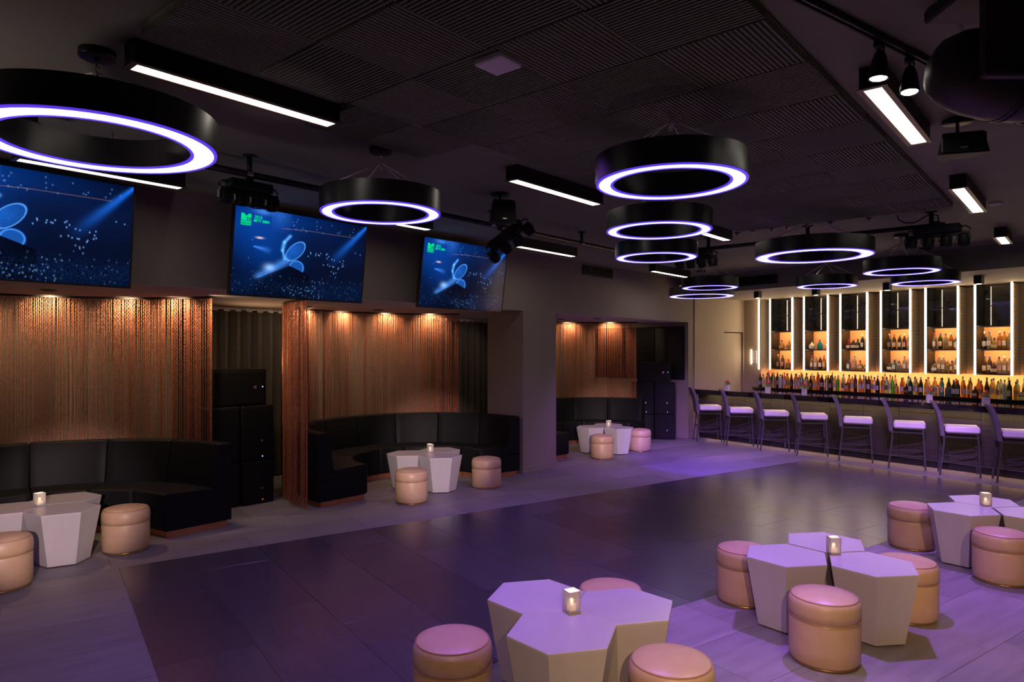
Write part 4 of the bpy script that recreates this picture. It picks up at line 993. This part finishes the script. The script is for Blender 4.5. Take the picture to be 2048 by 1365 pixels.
LABS = [mat('white label', (0.75, 0.71, 0.66), (0.45, 0.42, 0.40), 0.6, scale=55), mat('cream label', (0.70, 0.60, 0.42), (0.5, 0.3, 0.15), 0.6, scale=50), mat('red label', (0.50, 0.05, 0.05), (0.6, 0.5, 0.4), 0.6, scale=45), mat('black label', (0.03, 0.03, 0.03), (0.3, 0.25, 0.15), 0.6, scale=60), mat('orange label', (0.70, 0.28, 0.05), (0.2, 0.1, 0.05), 0.6, scale=45), mat('blue label', (0.08, 0.15, 0.45), (0.6, 0.6, 0.65), 0.6, scale=45)]
LABN = ['white', 'cream', 'red', 'black', 'orange', 'blue']
SH = {'tall': 'tall', 'wine': 'wine-shaped', 'squat': 'squat', 'square': 'square', 'round': 'round-bellied', 'slim': 'slim'}
BR = random.Random(11)
def bottle(u, v, z, kind, col, capc, lab, sc, label, group):
    body, cap, lbm, zt = BM[kind]
    t = thing('bottle', W(u, v, z), -PHI - 0.5 + BR.random() * 0.5, label, 'bottle', group)
    t.scale = (sc, sc, sc)
    for nm, me, m in (('glass', body, GL[col]), ('cap', cap, CAPS[capc])) + ((('paper_label', lbm, LABS[lab]),) if lab is not None else ()):
        o = put(nm, me, t); o.material_slots[0].link = 'OBJECT'; o.material_slots[0].material = m
    return t
def desc(kind, col, lab): return f'{SH[kind]} {col} bottle' + (f' with {LABN[lab]} label' if lab is not None else '')
COLS = ['clear', 'clear', 'amber', 'dark brown', 'dark green', 'golden', 'red', 'amber', 'black', 'clear', 'golden', 'yellow', 'blue']
# front row on the back counter (left to right), some set as the photo shows them
NB = 60
SPEC = {0: ('wine', 'dark green'), 6: ('tall', 'white'), 9: ('wine', 'black'), 19: ('wine', 'black'), 21: ('slim', 'bright green'), 28: ('tall', 'dark brown'), 30: ('wine', 'black'), 33: ('slim', 'bright green'),
        36: ('squat', 'dark brown'), 39: ('wine', 'dark green'), 43: ('slim', 'teal'), 45: ('wine', 'dark green'), 49: ('squat', 'dark brown'), 51: ('wine', 'dark brown'), 54: ('slim', 'white'), 55: ('wine', 'dark green'), 57: ('round', 'blue'), 58: ('squat', 'bright green'), 59: ('square', 'dark brown')}
for i in range(NB):
    u = -9.50 + i * (5.18 / (NB - 1)) + BR.uniform(-0.012, 0.012)
    kind, col = SPEC.get(i, (BR.choice(['tall', 'tall', 'wine', 'slim', 'square', 'tall']), BR.choice(COLS)))
    lab = BR.choice([0, 0, 0, 1, 2, 3, 4, 5]) if col not in ('bright green', 'white') else None
    sc = BR.uniform(0.92, 1.04) * (0.9 if PROF[kind][0][0] > 0.044 else 1.0)
    bottle(u, 13.33 + BR.uniform(-0.02, 0.02), 1.09, kind, col, BR.choice(list(CAPS)), lab, sc, f'{desc(kind, col, lab)}, {ordinal(i)} from the left in the front counter row', 'bottles in the front row on the back counter')
for i in range(44):
    u = -9.40 + i * (5.0 / 43) + BR.uniform(-0.015, 0.015); kind = BR.choice(['tall', 'slim', 'wine', 'tall']); col = BR.choice(COLS); lab = BR.choice([0, 0, 1, 3])
    bottle(u, 13.50 + BR.uniform(-0.02, 0.02), 1.09, kind, col, BR.choice(list(CAPS)), lab, BR.uniform(1.0, 1.1), f'{desc(kind, col, lab)}, {ordinal(i)} from the left in the rear counter row', 'bottles in the rear row on the back counter')
SHELF = [[[('round', 'golden'), ('round', 'golden')], [('wine', 'black'), ('tall', 'dark brown'), ('squat', 'amber'), ('tall', 'red')]],
         [[('round', 'white'), ('squat', 'teal'), ('round', 'white')], [('tall', 'clear'), ('tall', 'clear'), ('tall', 'dark brown'), ('tall', 'amber'), ('wine', 'dark green')]],
         [[('squat', 'red'), ('squat', 'dark brown'), ('squat', 'dark green'), ('wine', 'black'), ('tall', 'blue')], [('square', 'clear'), ('tall', 'clear'), ('round', 'golden'), ('round', 'clear')]],
         [[('wine', 'black'), ('wine', 'dark brown'), ('wine', 'black'), ('wine', 'dark brown'), ('tall', 'clear')], [('squat', 'dark brown'), ('square', 'blue'), ('squat', 'clear'), ('tall', 'clear'), ('tall', 'clear')]],
         [[('tall', 'clear'), ('tall', 'dark green'), ('tall', 'clear'), ('tall', 'amber'), ('square', 'dark brown')], [('squat', 'clear'), ('tall', 'clear'), ('tall', 'clear'), ('square', 'golden'), ('square', 'amber'), ('tall', 'clear')]],
         [[('wine', 'black'), ('tall', 'clear'), ('squat', 'yellow'), ('tall', 'amber'), ('tall', 'golden'), ('tall', 'clear')], [('wine', 'dark brown'), ('tall', 'dark brown'), ('squat', 'dark brown'), ('tall', 'clear'), ('tall', 'clear'), ('tall', 'clear')]],
         [[('tall', 'amber'), ('wine', 'dark green'), ('tall', 'clear')], [('tall', 'clear'), ('tall', 'amber')]]]
for k, (a, b) in enumerate(SU):
    for s_, (z, nm) in enumerate(((1.93, 'upper'), (1.505, 'lower'))):
        L_ = SHELF[k][s_]; n = len(L_)
        for i, (kind, col) in enumerate(L_):
            u = a + 0.09 + (b - a - 0.18) * (i + (0.5 if n < 3 else 0)) / max(1, n - 1 if n > 2 else n); lab = BR.choice([0, 0, 1, 3, 2]) if col != 'teal' else None
            bottle(u, 13.64 + BR.uniform(-0.015, 0.015), z, kind, col, BR.choice(list(CAPS)), lab, BR.uniform(0.92, 1.0), f'{desc(kind, col, lab)}, {ordinal(i)} on the {nm} shelf, {["first", "second", "third", "fourth", "fifth", "sixth", "last"][k]} cabinet', 'bottles on the cabinet shelves')

# ---------------------------------------------------------------- planters on the counter
def planter(c, rz, label):
    t = thing('flower_pot', c, rz, label, 'flower pot', 'white flower pots on the bar')
    w = 0.042; o_ = [(-w, -w), (w, -w), (w, w), (-w, w)]; q = w - 0.004
    n_ = [(-q, -q), (q, -q), (q, q), (-q, q)]; h = 0.105
    vs = [(x, y, 0) for x, y in o_] + [(x, y, h) for x, y in o_] + [(x, y, h) for x, y in n_] + [(x, y, h - 0.02) for x, y in n_]
    fs = [(3, 2, 1, 0), (12, 13, 14, 15)]
    for k in range(4):
        l = (k + 1) % 4; fs += [(k, l, 4 + l, 4 + k), (4 + k, 4 + l, 8 + l, 8 + k), (8 + k, 8 + l, 12 + l, 12 + k)]
    MB().add(vs, fs).build('pot', M_WHITE, t)
    r = random.Random(4); lf = MB()
    for i in range(80):
        a = r.random() * 2 * PI; e = r.random() * 1.2; R = 0.050 + 0.036 * r.random()
        p = Vector((R * math.cos(a) * math.cos(e), R * math.sin(a) * math.cos(e), h - 0.005 + R * 0.9 * math.sin(e)))
        d = (p - Vector((0, 0, h - 0.02))).normalized(); s_ = d.cross(Vector((0, 0, 1))).normalized() * 0.015
        lf.add([p - d * 0.014, p + s_, p + d * 0.016, p - s_], [(0, 1, 2, 3)])
    tag(lf.build('foliage', M_LEAF, t), kind='stuff')
    rs = MB()
    for ring_, (n, R, z) in enumerate(((6, 0.040, 0.084), (5, 0.028, 0.094), (4, 0.014, 0.102))):
        for i in range(n):
            a = 2 * PI * i / n + ring_; c_ = Vector((R * math.cos(a) * 0.5 + 0.008, R * math.sin(a) * 0.5, h + z - 0.02))
            rs.lathe([(0.006, -0.018), (0.018, -0.006), (0.020, 0.010), (0.010, 0.018)], 7, 0, tuple(c_))
    rs.build('rose', M_ROSE, t); return t
PL = [(-9.372, 12.02), (-8.426, 12.08), (-7.64, 12.10), (-5.401, 12.12), (-4.569, 12.10)]
pp = None
for i, (u, v) in enumerate(PL):
    lab = f'white cube pot with a red rose, {ORD[i]} from the left on the bar top'
    pp = planter(W(u, v, 1.07), -PHI, lab) if pp is None else (dup(pp, W(u, v, 1.07), -PHI + i * 0.2, lab) and pp)

# ---------------------------------------------------------------- bar stools
def stool(c, rz, label):
    """faces local +x (seat front towards +x); origin on the floor below the seat centre"""
    t = thing('bar_stool', c, rz, label, 'bar stool', 'bar stools along the counter')
    sw, sd = 0.20, 0.21
    st = MB().box(-sd, sd + 0.025, -sw, sw, 0.655, 0.755, ch=0.02, sm=False); st.build('seat', M_SEAT, t)
    MB().box(-sd + 0.01, sd, -sw + 0.015, sw - 0.015, 0.635, 0.656).build('seat_base', M_BLACK, t)
    bk = MB(); zz = [(0.60, -0.215), (0.80, -0.235), (0.98, -0.275), (1.09, -0.325), (1.12, -0.345)]; vs = []; fs = []
    for z, x in zz:
        wv = 0.205 - (0.012 if z > 1.1 else 0)
        for (dx, y) in ((-0.055, -wv), (-0.065, 0), (-0.055, wv), (0.0, wv), (-0.012, 0), (0.0, -wv)): vs.append((x + dx, y, z))
    for i in range(4):
        for j in range(6): fs.append((i * 6 + j, i * 6 + (j + 1) % 6, i * 6 + 6 + (j + 1) % 6, i * 6 + 6 + j))
    fs += [(5, 4, 3, 2, 1, 0), (24, 25, 26, 27, 28, 29)]
    bk.add(vs, fs, 0, False); bk.build('backrest', M_BACKR, t)
    def bar_(a, b, r=0.0135): return MB().tube([a, b], r * 1.25, 4, sm=False)
    for sy in (-1, 1):
        bar_((0.20, sy * 0.18, 0.64), (0.235, sy * 0.185, 0.0)).build('leg', M_STOOLF, t)
        MB().tube([(-0.235, sy * 0.185, 0.66), (-0.225, sy * 0.185, 0.52), (-0.28, sy * 0.19, 0.0)], 0.017, 4, sm=False).build('leg', M_STOOLF, t)
        bar_((0.215, sy * 0.182, 0.59), (-0.225, sy * 0.185, 0.59), 0.010).build('stretcher', M_STOOLF, t)
        bar_((0.225, sy * 0.183, 0.24 + 0.02 * sy), (-0.25, sy * 0.187, 0.24 + 0.02 * sy), 0.010).build('stretcher', M_STOOLF, t)
    bar_((0.222, -0.184, 0.28), (0.222, 0.184, 0.28), 0.012).build('footrest', M_STOOLF, t)
    bar_((-0.245, -0.187, 0.33), (-0.245, 0.187, 0.33), 0.010).build('stretcher', M_STOOLF, t)
    return t
# rear near foot (u, v) and facing direction in the bar frame
ST = [((-9.555, 11.256), 50), ((-8.80, 11.262), 45), ((-8.005, 11.245), 44), ((-7.274, 11.29), 38), ((-6.481, 11.285), 29), ((-5.639, 11.274), 26), ((-4.877, 11.288), 27), ((-4.13, 11.31), 28)]
ps = None
for i, ((u, v), ang) in enumerate(ST):
    a = math.radians(ang); e = Vector((math.cos(a), math.sin(a))); nrm = Vector((-e.y, e.x))
    # local (-0.28, -0.19) is the rear foot on the camera side
    cu, cv = u + 0.28 * e.x + 0.19 * nrm.x, v + 0.28 * e.y + 0.19 * nrm.y
    lab = f'grey-legged bar stool with white seat, {ORD[i]} from the left along the bar'
    if ps is None: ps = stool(W(cu, cv), a - PHI, lab)
    else: dup(ps, W(cu, cv), a - PHI, lab)
